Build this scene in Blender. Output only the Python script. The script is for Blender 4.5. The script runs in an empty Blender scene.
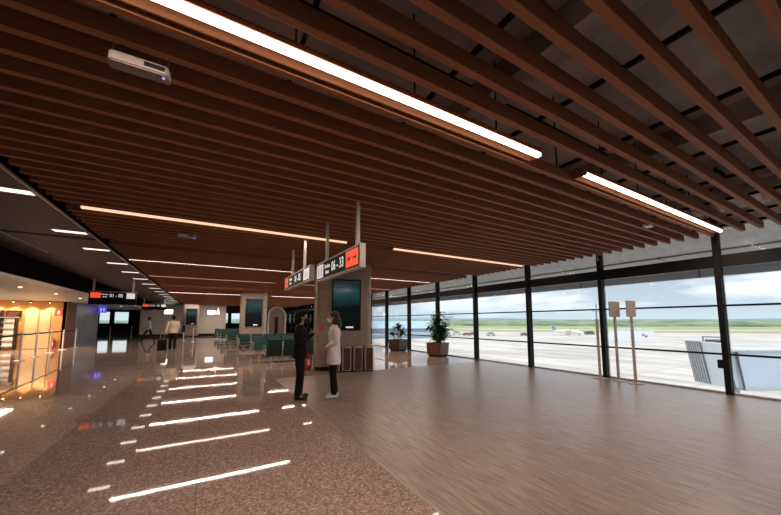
import bpy, bmesh, math, random
from mathutils import Vector, Matrix
random.seed(7)
SC = bpy.context.scene
COL = SC.collection
PI = math.pi

# ------------------------------------------------------------------ camera
cam_d = bpy.data.cameras.new('camera')
cam = bpy.data.objects.new('camera', cam_d); COL.objects.link(cam)
H = 1.5
PITCH = math.atan(30/317.6)
YAW = math.atan((390.5-205)/317.6*math.cos(PITCH))
cam.location = (0, 0, H)
cam.rotation_euler = (PI/2+PITCH, 0, -YAW)
cam_d.sensor_width = 36.0
cam_d.lens = 36.0*317.6/781
cam_d.shift_y = (292-257.5)/781
cam_d.clip_start = 0.05; cam_d.clip_end = 20000
SC.camera = cam

# ------------------------------------------------------------------ world
SKY = 1.12
W = bpy.data.worlds.new('overcast_sky'); SC.world = W; W.use_nodes = True
nt = W.node_tree; nt.nodes.clear()
def N(nt, t, **k):
    n = nt.nodes.new(t)
    for a, b in k.items():
        if a in n.inputs: n.inputs[a].default_value = b
        else: setattr(n, a, b)
    return n
def L(nt, a, b): nt.links.new(a, b)
def ramp(nt, fac, stops):
    r = nt.nodes.new('ShaderNodeValToRGB'); e = r.color_ramp.elements
    while len(e) < len(stops): e.new(0.5)
    for i, (p, c) in enumerate(stops):
        e[i].position = p; e[i].color = (*c, 1)
    nt.links.new(fac, r.inputs[0]); return r
tc = N(nt, 'ShaderNodeTexCoord')
mp = N(nt, 'ShaderNodeMapping'); mp.inputs['Scale'].default_value = (1.5, 1.5, 7.0)
L(nt, tc.outputs['Generated'], mp.inputs[0])
nz = N(nt, 'ShaderNodeTexNoise', Scale=3.2, Detail=7.0, Roughness=0.55)
L(nt, mp.outputs[0], nz.inputs['Vector'])
cr = ramp(nt, nz.outputs['Fac'], [(0.42, (0.40, 0.49, 0.57)), (0.5, (0.62, 0.70, 0.76)), (0.58, (0.90, 0.94, 0.96))])
sx = N(nt, 'ShaderNodeSeparateXYZ'); L(nt, tc.outputs['Generated'], sx.inputs[0])
hz = N(nt, 'ShaderNodeMapRange'); hz.inputs[1].default_value = 0.0; hz.inputs[2].default_value = 0.10
L(nt, sx.outputs['Z'], hz.inputs[0])
mxw = N(nt, 'ShaderNodeMixRGB'); mxw.inputs[1].default_value = (0.56, 0.69, 0.76, 1)
L(nt, hz.outputs[0], mxw.inputs[0]); L(nt, cr.outputs[0], mxw.inputs[2])
zg = N(nt, 'ShaderNodeMapRange'); zg.inputs[1].default_value = 0.05; zg.inputs[2].default_value = 1.0; zg.inputs[3].default_value = 1.0; zg.inputs[4].default_value = 2.8
L(nt, sx.outputs['Z'], zg.inputs[0])      # an overcast sky is brighter towards the zenith
sg = N(nt, 'ShaderNodeMath', operation='MULTIPLY'); sg.inputs[1].default_value = SKY; L(nt, zg.outputs[0], sg.inputs[0])
bg = N(nt, 'ShaderNodeBackground'); L(nt, mxw.outputs[0], bg.inputs[0]); L(nt, sg.outputs[0], bg.inputs['Strength'])
wo = N(nt, 'ShaderNodeOutputWorld'); L(nt, bg.outputs[0], wo.inputs[0])

SC.view_settings.view_transform = 'Standard'; SC.view_settings.look = 'None'
SC.view_settings.exposure = 0.22; SC.view_settings.gamma = 1.0
SC.view_settings.use_curve_mapping = False

STRIP_W = 78.0     # light of each linear ceiling light
SPOT_W = 1.2      # light of each recessed light on the left

# ------------------------------------------------------------------ materials
def mat(name, color, rough=0.6, metal=0.0, emit=None, estr=1.0, noise=None, bump=0.0, spec=None):
    m = bpy.data.materials.new(name); m.use_nodes = True
    nt = m.node_tree; b = nt.nodes['Principled BSDF']
    b.inputs['Base Color'].default_value = (*color, 1)
    b.inputs['Roughness'].default_value = rough; b.inputs['Metallic'].default_value = metal
    if spec is not None: b.inputs['Specular IOR Level'].default_value = spec
    if emit: 
        b.inputs['Emission Color'].default_value = (*emit, 1); b.inputs['Emission Strength'].default_value = estr
    sc, amt = noise if noise else (6.0, 0.12)
    tc = N(nt, 'ShaderNodeTexCoord'); nz = N(nt, 'ShaderNodeTexNoise', Scale=sc, Detail=5.0)
    L(nt, tc.outputs['Object'], nz.inputs['Vector'])
    lo = tuple(max(0, c*(1-amt)) for c in color); hi = tuple(min(1, c*(1+amt)) for c in color)
    r = ramp(nt, nz.outputs['Fac'], [(0.3, lo), (0.7, hi)])
    L(nt, r.outputs[0], b.inputs['Base Color'])
    if bump:
        bp = N(nt, 'ShaderNodeBump', Strength=bump, Distance=0.01)
        L(nt, nz.outputs['Fac'], bp.inputs['Height']); L(nt, bp.outputs[0], b.inputs['Normal'])
    return m

def wood_mat(name, c1, c2, axis='X', rough=0.5, scale=1.0, spec=0.5):
    m = bpy.data.materials.new(name); m.use_nodes = True
    nt = m.node_tree; b = nt.nodes['Principled BSDF']; b.inputs['Roughness'].default_value = rough; b.inputs['Specular IOR Level'].default_value = spec
    tc = N(nt, 'ShaderNodeTexCoord'); mp = N(nt, 'ShaderNodeMapping')
    s = {'X': (0.6, 14, 14), 'Y': (14, 0.6, 14), 'Z': (14, 14, 0.6)}[axis]
    mp.inputs['Scale'].default_value = tuple(v*scale for v in s)
    L(nt, tc.outputs['Object'], mp.inputs[0])
    nz = N(nt, 'ShaderNodeTexNoise', Scale=3.0, Detail=6.0, Roughness=0.6)
    L(nt, mp.outputs[0], nz.inputs['Vector'])
    r = ramp(nt, nz.outputs['Fac'], [(0.3, c1), (0.7, c2)]); L(nt, r.outputs[0], b.inputs['Base Color'])
    return m

def terrazzo():
    m = bpy.data.materials.new('terrazzo'); m.use_nodes = True
    nt = m.node_tree; b = nt.nodes['Principled BSDF']
    tc = N(nt, 'ShaderNodeTexCoord')
    v = N(nt, 'ShaderNodeTexVoronoi', Scale=60.0); L(nt, tc.outputs['Object'], v.inputs['Vector'])
    r = ramp(nt, v.outputs['Color'], [(0.05, (0.20, 0.135, 0.11)), (0.4, (0.31, 0.22, 0.185)), (0.75, (0.42, 0.31, 0.265)), (0.98, (0.58, 0.47, 0.42))])
    v2 = N(nt, 'ShaderNodeTexVoronoi', Scale=130.0); L(nt, tc.outputs['Object'], v2.inputs['Vector'])
    r2 = ramp(nt, v2.outputs['Color'], [(0.1, (0.35, 0.35, 0.35)), (0.9, (0.85, 0.85, 0.85))])
    mx = N(nt, 'ShaderNodeMixRGB', blend_type='OVERLAY'); mx.inputs[0].default_value = 0.6
    L(nt, r.outputs[0], mx.inputs[1]); L(nt, r2.outputs[0], mx.inputs[2])
    n = N(nt, 'ShaderNodeTexNoise', Scale=0.5, Detail=3.0); L(nt, tc.outputs['Object'], n.inputs['Vector'])
    r3 = ramp(nt, n.outputs['Fac'], [(0.3, (0.86, 0.86, 0.86)), (0.7, (1, 1, 1))])
    m2 = N(nt, 'ShaderNodeMixRGB', blend_type='MULTIPLY'); m2.inputs[0].default_value = 1
    L(nt, mx.outputs[0], m2.inputs[1]); L(nt, r3.outputs[0], m2.inputs[2])
    # thin joints between the cast bays
    br = N(nt, 'ShaderNodeTexBrick', Scale=1.0); br.offset = 0.0
    br.inputs['Brick Width'].default_value = 2.4; br.inputs['Row Height'].default_value = 2.4
    br.inputs['Mortar Size'].default_value = 0.004; br.inputs['Color1'].default_value = (1, 1, 1, 1)
    br.inputs['Color2'].default_value = (1, 1, 1, 1); br.inputs['Mortar'].default_value = (0.62, 0.6, 0.58, 1)
    L(nt, tc.outputs['Object'], br.inputs['Vector'])
    m3 = N(nt, 'ShaderNodeMixRGB', blend_type='MULTIPLY'); m3.inputs[0].default_value = 1
    L(nt, m2.outputs[0], m3.inputs[1]); L(nt, br.outputs['Color'], m3.inputs[2])
    L(nt, m3.outputs[0], b.inputs['Base Color'])
    b.inputs['Roughness'].default_value = 0.035; b.inputs['Specular IOR Level'].default_value = 0.28
    return m

def plank_floor():
    m = bpy.data.materials.new('vinyl_wood_planks'); m.use_nodes = True
    nt = m.node_tree; b = nt.nodes['Principled BSDF']
    tc = N(nt, 'ShaderNodeTexCoord')
    rot = N(nt, 'ShaderNodeMapping'); rot.inputs['Rotation'].default_value = (0, 0, PI/2)
    L(nt, tc.outputs['Object'], rot.inputs[0])
    br = N(nt, 'ShaderNodeTexBrick', Scale=1.0); br.offset = 0.37
    br.inputs['Brick Width'].default_value = 1.2; br.inputs['Row Height'].default_value = 0.16
    br.inputs['Mortar Size'].default_value = 0.0022; br.inputs['Bias'].default_value = 0.0
    br.inputs['Color1'].default_value = (0.31, 0.225, 0.185, 1); br.inputs['Color2'].default_value = (0.345, 0.255, 0.21, 1)
    br.inputs['Mortar'].default_value = (0.10, 0.06, 0.045, 1)
    L(nt, rot.outputs[0], br.inputs['Vector'])
    mp = N(nt, 'ShaderNodeMapping'); mp.inputs['Scale'].default_value = (24, 1.4, 1)
    L(nt, tc.outputs['Object'], mp.inputs[0])
    nz = N(nt, 'ShaderNodeTexNoise', Scale=2.0, Detail=6.0, Roughness=0.65); L(nt, mp.outputs[0], nz.inputs['Vector'])
    r = ramp(nt, nz.outputs['Fac'], [(0.38, (0.52, 0.48, 0.47)), (0.5, (0.95, 0.95, 0.95)), (0.62, (1.25, 1.25, 1.25))])
    mx = N(nt, 'ShaderNodeMixRGB', blend_type='MULTIPLY'); mx.inputs[0].default_value = 1
    L(nt, br.outputs['Color'], mx.inputs[1]); L(nt, r.outputs[0], mx.inputs[2])
    L(nt, mx.outputs[0], b.inputs['Base Color'])
    rr = N(nt, 'ShaderNodeMapRange'); rr.inputs[3].default_value = 0.24; rr.inputs[4].default_value = 0.42
    L(nt, nz.outputs['Fac'], rr.inputs[0]); L(nt, rr.outputs[0], b.inputs['Roughness']); b.inputs['Specular IOR Level'].default_value = 1.0
    bp = N(nt, 'ShaderNodeBump', Strength=0.12, Distance=0.004)
    L(nt, nz.outputs['Fac'], bp.inputs['Height']); L(nt, bp.outputs[0], b.inputs['Normal'])
    return m

def line_mat(name, c1, c2, period, axis, rough=0.5, metal=0.0, duty=0.12):
    """panels with thin seams at a period along an axis (object space)"""
    m = bpy.data.materials.new(name); m.use_nodes = True
    nt = m.node_tree; b = nt.nodes['Principled BSDF']
    b.inputs['Roughness'].default_value = rough; b.inputs['Metallic'].default_value = metal
    tc = N(nt, 'ShaderNodeTexCoord'); s = N(nt, 'ShaderNodeSeparateXYZ'); L(nt, tc.outputs['Object'], s.inputs[0])
    a = N(nt, 'ShaderNodeMath', operation='DIVIDE'); a.inputs[1].default_value = period; L(nt, s.outputs[axis], a.inputs[0])
    f = N(nt, 'ShaderNodeMath', operation='FRACT'); L(nt, a.outputs[0], f.inputs[0])
    g = N(nt, 'ShaderNodeMath', operation='LESS_THAN'); g.inputs[1].default_value = duty; L(nt, f.outputs[0], g.inputs[0])
    mx = N(nt, 'ShaderNodeMixRGB'); mx.inputs[1].default_value = (*c1, 1); mx.inputs[2].default_value = (*c2, 1)
    L(nt, g.outputs[0], mx.inputs[0]); L(nt, mx.outputs[0], b.inputs['Base Color'])
    return m

def glass():
    m = bpy.data.materials.new('window_glass'); m.use_nodes = True
    nt = m.node_tree; nt.nodes.clear()
    t = N(nt, 'ShaderNodeBsdfTransparent'); t.inputs[0].default_value = (0.97, 0.97, 0.97, 1)
    g = N(nt, 'ShaderNodeBsdfGlossy'); g.inputs['Roughness'].default_value = 0.0; g.inputs[0].default_value = (0.8, 0.8, 0.8, 1)
    f = N(nt, 'ShaderNodeFresnel', IOR=1.12); mx = N(nt, 'ShaderNodeMixShader')
    L(nt, f.outputs[0], mx.inputs[0]); L(nt, t.outputs[0], mx.inputs[1]); L(nt, g.outputs[0], mx.inputs[2])
    o = N(nt, 'ShaderNodeOutputMaterial'); L(nt, mx.outputs[0], o.inputs[0])
    return m

def emit_mat(name, c, s):
    m = mat(name, c, 0.5, emit=c, estr=s); return m

def concrete_apron():
    m = bpy.data.materials.new('apron_concrete'); m.use_nodes = True
    nt = m.node_tree; b = nt.nodes['Principled BSDF']; b.inputs['Roughness'].default_value = 0.75
    tc = N(nt, 'ShaderNodeTexCoord')
    mp = N(nt, 'ShaderNodeMapping'); mp.inputs['Scale'].default_value = (1.0, 0.22, 1.0); mp.inputs['Rotation'].default_value = (0, 0, 0.5)
    L(nt, tc.outputs['Object'], mp.inputs[0])
    n1 = N(nt, 'ShaderNodeTexNoise', Scale=0.16, Detail=7.0, Roughness=0.6); L(nt, mp.outputs[0], n1.inputs['Vector'])
    r = ramp(nt, n1.outputs['Fac'], [(0.38, (0.42, 0.36, 0.315)), (0.62, (0.66, 0.575, 0.51))])
    br = N(nt, 'ShaderNodeTexBrick', Scale=1.0); br.offset = 0.0
    br.inputs['Brick Width'].default_value = 7.5; br.inputs['Row Height'].default_value = 7.5
    br.inputs['Mortar Size'].default_value = 0.12; br.inputs['Color1'].default_value = (1, 1, 1, 1)
    br.inputs['Color2'].default_value = (0.86, 0.87, 0.88, 1); br.inputs['Mortar'].default_value = (0.66, 0.65, 0.65, 1)
    L(nt, tc.outputs['Object'], br.inputs['Vector'])
    m3 = N(nt, 'ShaderNodeMixRGB', blend_type='MULTIPLY'); m3.inputs[0].default_value = 1
    L(nt, r.outputs[0], m3.inputs[1]); L(nt, br.outputs['Color'], m3.inputs[2]); L(nt, m3.outputs[0], b.inputs['Base Color'])
    return m

M = dict(
    terrazzo=terrazzo(), planks=plank_floor(), glass=glass(), apron=concrete_apron(),
    slat=wood_mat('baffle_wood', (0.29, 0.118, 0.054), (0.41, 0.185, 0.090), 'X', 0.6, spec=0.15),
    slab=mat('concrete_slab', (0.34, 0.29, 0.28), 0.85, noise=(1.2, 0.35)),
    rail=mat('black_carrier', (0.01, 0.01, 0.01), 0.6, spec=0.12),
    black=mat('black_steel', (0.012, 0.012, 0.014), 0.45, spec=0.12),
    darkceil=line_mat('dark_metal_ceiling', (0.060, 0.042, 0.035), (0.035, 0.025, 0.02), 0.3, 'Y', 0.5),
    bulk=mat('black_bulkhead', (0.008, 0.007, 0.007), 0.9, spec=0.0),
    soffit=mat('grey_soffit', (0.42, 0.52, 0.60), 0.4),
    white=mat('white_plaster', (0.90, 0.91, 0.90), 0.7),
    whitewall=mat('cream_wall', (0.80, 0.76, 0.70), 0.6),
    darkwall=mat('dark_wall', (0.03, 0.027, 0.026), 0.6, spec=0.12),
    metalwall=line_mat('brushed_metal_cladding', (0.24, 0.27, 0.31), (0.12, 0.13, 0.15), 1.2, 'Y', 0.3, 0.3, 0.03),
    brownwall=mat('brown_panel', (0.18, 0.08, 0.04), 0.5),
    orange=wood_mat('amber_wood_panel', (0.50, 0.26, 0.09), (0.60, 0.32, 0.12), 'Z', 0.45),
    palewood=wood_mat('pale_wood_door', (0.58, 0.42, 0.26), (0.66, 0.48, 0.30), 'Z', 0.45),
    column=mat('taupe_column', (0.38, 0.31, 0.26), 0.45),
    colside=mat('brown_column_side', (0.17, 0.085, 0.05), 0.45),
    chrome=mat('brushed_steel', (0.72, 0.70, 0.68), 0.3, 0.55),
    post=mat('satin_steel_post', (0.80, 0.80, 0.82), 0.35, 0.15),
    alu=mat('silver_aluminium', (0.55, 0.53, 0.51), 0.4, 0.8),
    greypole=mat('grey_painted_pole', (0.50, 0.43, 0.40), 0.5),
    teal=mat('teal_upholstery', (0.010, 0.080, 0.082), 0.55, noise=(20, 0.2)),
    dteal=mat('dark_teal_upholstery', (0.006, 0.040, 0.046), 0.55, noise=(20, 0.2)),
    binwood=mat('brown_bin_panel', (0.10, 0.05, 0.035), 0.4),
    pot=wood_mat('planter_wood', (0.085, 0.03, 0.018), (0.16, 0.062, 0.033), 'Z', 0.5),
    potdark=wood_mat('planter_dark_wood', (0.025, 0.01, 0.008), (0.06, 0.025, 0.017), 'Z', 0.5),
    soil=mat('soil', (0.03, 0.02, 0.015), 0.9),
    leaf=mat('leaf_green', (0.025, 0.075, 0.022), 0.45, noise=(9, 0.4)),
    stem=mat('brown_stem', (0.08, 0.05, 0.03), 0.8),
    signblack=mat('sign_black', (0.006, 0.006, 0.007), 0.5, spec=0.1),
    signwhite=emit_mat('sign_lit_white', (0.9, 0.9, 0.9), 0.45),
    signred=emit_mat('sign_lit_red', (0.9, 0.09, 0.03), 0.75),
    signgrey=mat('sign_casing', (0.62, 0.58, 0.55), 0.4, 0.1),
    screen=mat('screen_bezel', (0.006, 0.006, 0.007), 0.2),
    red=mat('red_paint', (0.55, 0.02, 0.015), 0.35),
    redsign=mat('fire_sign_red', (0.65, 0.02, 0.02), 0.45),
    pwhite=mat('white_paint', (0.75, 0.75, 0.75), 0.45),
    strip=emit_mat('led_diffuser', (1.0, 0.86, 0.74), 6.0),
    stripdim=emit_mat('led_diffuser_dim', (1.0, 0.62, 0.42), 0.95),
    spot=emit_mat('spot_diffuser', (1.0, 0.88, 0.76), 1.3),
    belt=mat('black_belt', (0.015, 0.015, 0.017), 0.7),
    blacksuit=mat('black_suit', (0.010, 0.010, 0.012), 0.7, spec=0.12, noise=(30, 0.3)),
    trouser=mat('dark_trousers', (0.012, 0.012, 0.014), 0.75, spec=0.12),
    coat=mat('white_coat', (0.86, 0.80, 0.78), 0.7, noise=(14, 0.08)),
    cream=mat('cream_shirt', (0.60, 0.50, 0.40), 0.75),
    greyshirt=mat('grey_shirt', (0.45, 0.40, 0.39), 0.75),
    skin=mat('skin', (0.50, 0.27, 0.18), 0.5),
    hair=mat('dark_hair', (0.014, 0.009, 0.007), 0.55, spec=0.12, noise=(60, 0.4)),
    hairb=mat('brown_hair', (0.045, 0.02, 0.013), 0.5, noise=(60, 0.4)),
    shoe=mat('black_shoe', (0.01, 0.01, 0.01), 0.35),
    wshoe=mat('white_shoe', (0.7, 0.68, 0.65), 0.5),
    maskb=mat('black_mask', (0.015, 0.015, 0.017), 0.8),
    maskw=mat('white_mask', (0.75, 0.75, 0.75), 0.8),
    eye=mat('eye_dark', (0.02, 0.012, 0.01), 0.2),
    phone=mat('red_phone_case', (0.75, 0.05, 0.06), 0.4),
)

# ------------------------------------------------------------------ mesh helpers
def bx(bm, x0, x1, y0, y1, z0, z1, bevel=0.0):
    r = bmesh.ops.create_cube(bm, size=1.0)
    vs = r['verts']
    for v in vs:
        v.co = Vector(((x0+x1)/2+v.co.x*(x1-x0), (y0+y1)/2+v.co.y*(y1-y0), (z0+z1)/2+v.co.z*(z1-z0)))
    if bevel > 0:
        es = list({e for v in vs for e in v.link_edges})
        bmesh.ops.bevel(bm, geom=es, offset=bevel, segments=2, affect='EDGES', profile=0.5)
def box(x0, x1, y0, y1, z0, z1, bevel=0.0):
    bm = bmesh.new(); bx(bm, x0, x1, y0, y1, z0, z1, bevel); return bm
def tube(bm, a, b, r0, r1=None, seg=12, caps=True):
    a = Vector(a); b = Vector(b); r1 = r0 if r1 is None else r1
    d = b-a
    if d.length < 1e-6: return
    q = d.to_track_quat('Z', 'Y').to_matrix().to_4x4()
    m = Matrix.Translation((a+b)/2) @ q
    bmesh.ops.create_cone(bm, cap_ends=caps, segments=seg, radius1=r0, radius2=r1, depth=d.length, matrix=m)
def ball(bm, c, r, sx=1, sy=1, sz=1, seg=14, rot=None):
    m = Matrix.Translation(c)
    if rot is not None: m = m @ rot
    m = m @ Matrix.Diagonal((sx, sy, sz, 1))
    bmesh.ops.create_uvsphere(bm, u_segments=seg, v_segments=max(6, seg*2//3), radius=r, matrix=m)
def prism(bm, pts, z0, z1):
    vb = [bm.verts.new((p[0], p[1], z0)) for p in pts]; vt = [bm.verts.new((p[0], p[1], z1)) for p in pts]
    n = len(pts)
    bm.faces.new(vb[::-1]); bm.faces.new(vt)
    for i in range(n): bm.faces.new((vb[i], vb[(i+1) % n], vt[(i+1) % n], vt[i]))
def lathe(bm, prof, c=(0, 0, 0), seg=20):
    rings = []
    for r, z in prof:
        rings.append([bm.verts.new((c[0]+r*math.cos(2*PI*i/seg), c[1]+r*math.sin(2*PI*i/seg), c[2]+z)) for i in range(seg)])
    for a, b in zip(rings, rings[1:]):
        for i in range(seg): bm.faces.new((a[i], a[(i+1) % seg], b[(i+1) % seg], b[i]))
    bm.faces.new(rings[0][::-1]); bm.faces.new(rings[-1])
def obj(name, bm, m, parent=None, smooth=False):
    me = bpy.data.meshes.new(name)
    bmesh.ops.recalc_face_normals(bm, faces=bm.faces)
    bm.to_mesh(me); bm.free(); me.materials.append(m)
    if smooth:
        for p in me.polygons: p.use_smooth = True
        try: me.set_sharp_from_angle(angle=math.radians(40))
        except Exception: pass
    o = bpy.data.objects.new(name, me); COL.objects.link(o)
    if parent: o.parent = parent
    return o
def tag(o, label, cat, group=None):
    o['label'] = label; o['category'] = cat
    if group: o['group'] = group
    return o
def thing(name, label, cat, loc=(0, 0, 0), rz=0, group=None):
    o = bpy.data.objects.new(name, None); COL.objects.link(o); o.empty_display_size = 0.2
    o.location = loc; o.rotation_euler = (0, 0, rz)
    return tag(o, label, cat, group)
def struct(name, bm, m, parent=None, smooth=False):
    o = obj(name, bm, m, parent, smooth)
    if parent is None: o['kind'] = 'structure'
    return o
def dup(root, loc, rz=None, label=None, group=None):
    r = root.copy(); COL.objects.link(r); r.location = loc
    if rz is not None: r.rotation_euler = (0, 0, rz)
    if label: r['label'] = label
    if group: r['group'] = group
    for ch in list(root.children):
        c = ch.copy(); COL.objects.link(c); c.parent = r
        for g in ch.children:
            d = g.copy(); COL.objects.link(d); d.parent = c
    return r
def text_obj(name, s, size, mtx, m, parent, extrude=0.002, align='CENTER', sx=1.0):
    c = bpy.data.curves.new(name, 'FONT'); c.body = s; c.size = size; c.extrude = extrude
    c.align_x = align; c.align_y = 'CENTER'; c.offset = size*0.012
    t = bpy.data.objects.new(name+'_tmp', c); COL.objects.link(t)
    bpy.context.view_layer.update()
    me = bpy.data.meshes.new_from_object(t.evaluated_get(bpy.context.evaluated_depsgraph_get()))
    bpy.data.objects.remove(t); bpy.data.curves.remove(c)
    me.transform(mtx @ Matrix.Diagonal((sx, 1, 1, 1))); me.materials.clear(); me.materials.append(m); me.name = name
    o = bpy.data.objects.new(name, me); COL.objects.link(o); o.parent = parent
    return o

# ------------------------------------------------------------------ setting
WX = 9.55          # glass line
YN, YF = -7.0, 62.0
ZC = 3.30
bm = bmesh.new(); bx(bm, -14, 1.67, YN, YF, -0.3, 0.0); bx(bm, 1.67, WX+0.05, 9.0, YF, -0.3, 0.0)
struct('floor', bm, M['terrazzo'])
struct('floor_wood', box(1.675, WX+0.05, YN, 8.995, -0.3, 0.0), M['planks'])
struct('trim_1', box(1.664, 1.682, YN, 9.0, -0.01, 0.0015), M['alu'])
# slab over the slats
struct('ceiling', box(-14, WX+0.3, YN, YF, 4.45, 4.7), M['slab'])
struct('ceiling_left_upstand', box(-2.14, -2.12, YN, 40, ZC+0.02, ZC+0.30), M['bulk'])
# lowered ceiling over the walkway on the left
bm = bmesh.new(); bx(bm, -4.3, -2.14, YN, 40, ZC, ZC+0.10)
struct('ceiling_left', bm, M['darkceil'])
struct('ceiling_left_edge', box(-2.14, -2.115, YN, 40, ZC-0.012, ZC+0.02), M['alu'])
struct('trim_2', box(-3.62, -3.60, 6.5, 11.5, ZC-0.008, ZC+0.001), M['alu'])
struct('trim_3', box(-4.3, -2.15, 9.1, 9.2, ZC-0.012, ZC+0.001), M['rail'])
# bulkhead and soffit over the shops
struct('wall_bulkhead', box(-4.42, -4.3, YN, 40, 2.68, 3.7), M['bulk'])
bm = bmesh.new(); bx(bm, -12.5, -4.42, YN, 40, 2.68, 2.80)
struct('ceiling_shop_soffit', bm, M['soffit'])
struct('trim_4', box(-4.47, -4.29, YN, 40, 2.63, 2.70), M['alu'])
# left walls
struct('wall_left_near', box(-7.15, -7.0, YN, 17.2, 0, 2.68), M['darkwall'])
struct('wall_left', box(-7.15, -7.0, 27.1, 32.0, 0, 2.68), M['metalwall'])
struct('wall_left_brown', box(-7.15, -6.98, 25.5, 27.1, 0, 2.68), M['brownwall'])
struct('wall_left_return', box(-14, -7.15, 31.8, 32.0, 0, 2.68), M['darkwall'])
struct('wall_left_outer', box(-14.2, -14, YN, YF, 0, 4.5), M['darkwall'])
struct('wall_back', box(-14, WX, YN-0.2, YN, 0, 4.5), M['darkwall'])
# far end
bm = bmesh.new()
bx(bm, -14, WX, YF, YF+0.2, 3.0, 4.5); bx(bm, -14, WX, YF, YF+0.2, 0, 1.3)
for x in [-14, -12.3, -10.1, -7.9, -5.2, -2.5, 0.5, 3.4, 6.4, 9.0]:
    bx(bm, x, x+0.55, YF, YF+0.2, 0.9, 3.0)
bx(bm, -10.1, -7.9, YF, YF+0.2, 0.9, 3.0); bx(bm, -4.6, -2.5, YF, YF+0.2, 0.9, 3.0)
struct('wall_far', bm, M['darkwall'])
struct('window_20', box(-14, WX, YF+0.08, YF+0.1, 0.9, 3.0), M['glass'])
# cream partition block with sconces
struct('wall_partition', box(-5.6, 2.0, 40, 40.4, 0, 3.3), M['whitewall'])
struct('baseboard_partition', box(-5.6, 2.0, 39.97, 40, 0, 0.25), M['darkwall'])
# shop
SY = 25.5
struct('wall_shop_back', box(-12.5, -7.0, SY, SY+0.15, 0, 2.68), M['orange'])
struct('wall_shop_near', box(-12.5, -7.0, 17.2, 17.35, 0, 2.68), M['orange'])
struct('wall_shop_side', box(-12.6, -12.5, 17.2, SY, 0, 2.68), M['orange'])

# window wall: mullions, header beam, transoms, glass bays
def plate(name, bm, m): return struct(name, bm, m)
struct('trim_5', box(WX-0.06, WX+0.14, YN, YF, 2.67, 2.93), M['black'])
struct('wall_right_top', box(WX+0.02, WX+0.12, YN, YF, 3.52, 4.45), M['white'])
struct('trim_6', box(WX-0.02, WX+0.06, YN, YF, 0.80, 0.84), M['black'])
struct('trim_7', box(WX-0.02, WX+0.06, YN, YF, 1.83, 1.87), M['black'])
struct('trim_8', box(WX-0.02, WX+0.10, YN, YF, -0.001, 0.035), M['alu'])
mull = [-5.2, -2.7, -0.15, 2.30, 4.66, 6.98] + [9.46+2.45*i for i in range(0, 22)]
n = 9
for i, y in enumerate(mull):
    bm = bmesh.new()
    bx(bm, WX-0.13, WX-0.115, y-0.05, y+0.05, 0, 4.4)      # I-section: flange, web, flange
    bx(bm, WX-0.115, WX+0.03, y-0.035, y+0.035, 0, 4.4)
    bx(bm, WX+0.03, WX+0.06, y-0.05, y+0.05, 0, 4.4)
    struct('trim_%d' % n, bm, M['black']); n += 1
for i, y in enumerate([YN]+mull):
    y1 = mull[i] if i < len(mull) else YF
    struct('window_%d' % (i+21), box(WX+0.015, WX+0.027, y+0.05 if i else YN, y1-0.05, 0.03, 3.52), M['glass'])
struct('window_60', box(WX+0.015, WX+0.027, mull[-1]+0.05, YF, 0.03, 3.52), M['glass'])
# canopy outside: soffit panels and fascia
canopy = line_mat('canopy_panels', (0.42, 0.42, 0.42), (0.12, 0.12, 0.12), 3.6, 'Y', 0.6, 0.0, 0.012)
struct('ceiling_canopy', box(10.35, 13.2, YN-12, YF+10, 3.16, 3.3), canopy)
bm = bmesh.new(); v_ = [bm.verts.new((x, y, z)) for y in (YN-12, YF+10) for x, z in ((WX+0.12, 3.52), (10.36, 3.20), (10.36, 3.5), (WX+0.12, 3.82))]
for q in ((0, 1, 5, 4), (1, 2, 6, 5), (2, 3, 7, 6), (3, 0, 4, 7), (3, 2, 1, 0), (4, 5, 6, 7)): bm.faces.new([v_[i] for i in q])
struct('ceiling_canopy_inner', bm, M['white'])
struct('wall_canopy_fascia', box(13.2, 13.35, YN-12, YF+10, 2.87, 3.5), canopy)
struct('wall_terminal_base', box(WX-0.1, WX+0.2, YN-12, YF+10, -6.0, -0.3), M['soffit'])

# ------------------------------------------------------------------ slat ceiling
def slat_bm(x0, x1): return box(x0, x1, -0.03, 0.03, 0, 0.13, 0.003)
LBL = 'long reddish-brown wooden slat hung crosswise in the open baffle ceiling'
strips = [2.07, 6.75, 11.7, 15.5, 19.0, 23.6, 28.3, 33.0, 37.6]  # the last row is added to brighten the cream partition
ys = []
y = 0.10
while y < 39.6:
    ok = True
    if 9.12 < y < 9.5: ok = False
    for s in strips:
        if -0.09 < y-s < 0.165: y = s+0.19   # a light channel takes this slot
    if ok: ys.append(y)
    y += 0.245
first = None
for y in ys:
    if first is None:
        first = obj('ceiling_slat', slat_bm(-2.02, 9.2), M['slat']); first.location = (0, y, ZC)
        tag(first, LBL, 'ceiling slat', 'wooden slats of the baffle ceiling')
    else:
        c = first.copy(); COL.objects.link(c); c.location = (0, y, ZC)
# black carrier rails above the slats (they run the other way)
cr_ = None
for x in [-1.6, -0.6, 0.5, 1.6, 2.7, 3.8, 4.9, 6.0, 7.1, 8.2, 9.0]:
    bm = bmesh.new()
    for a, b in ((-0.6, 9.1), (9.4, 39.8)):
        bx(bm, -0.012, 0.012, a, b, 0, 0.04)
        yy = a+0.5
        while yy < b: bx(bm, -0.006, 0.006, yy-0.006, yy+0.006, 0.04, 1.02); yy += 2.4
    if cr_ is None:
        cr_ = obj('carrier_rail', bm, M['rail']); cr_.location = (x, 0, ZC+0.13)
        tag(cr_, 'thin black carrier rail above the wooden ceiling slats, on hanger rods', 'ceiling rail', 'carrier rails above the slats')
    else:
        bm.free(); c = cr_.copy(); COL.objects.link(c); c.location = (x, 0, ZC+0.13)
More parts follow.
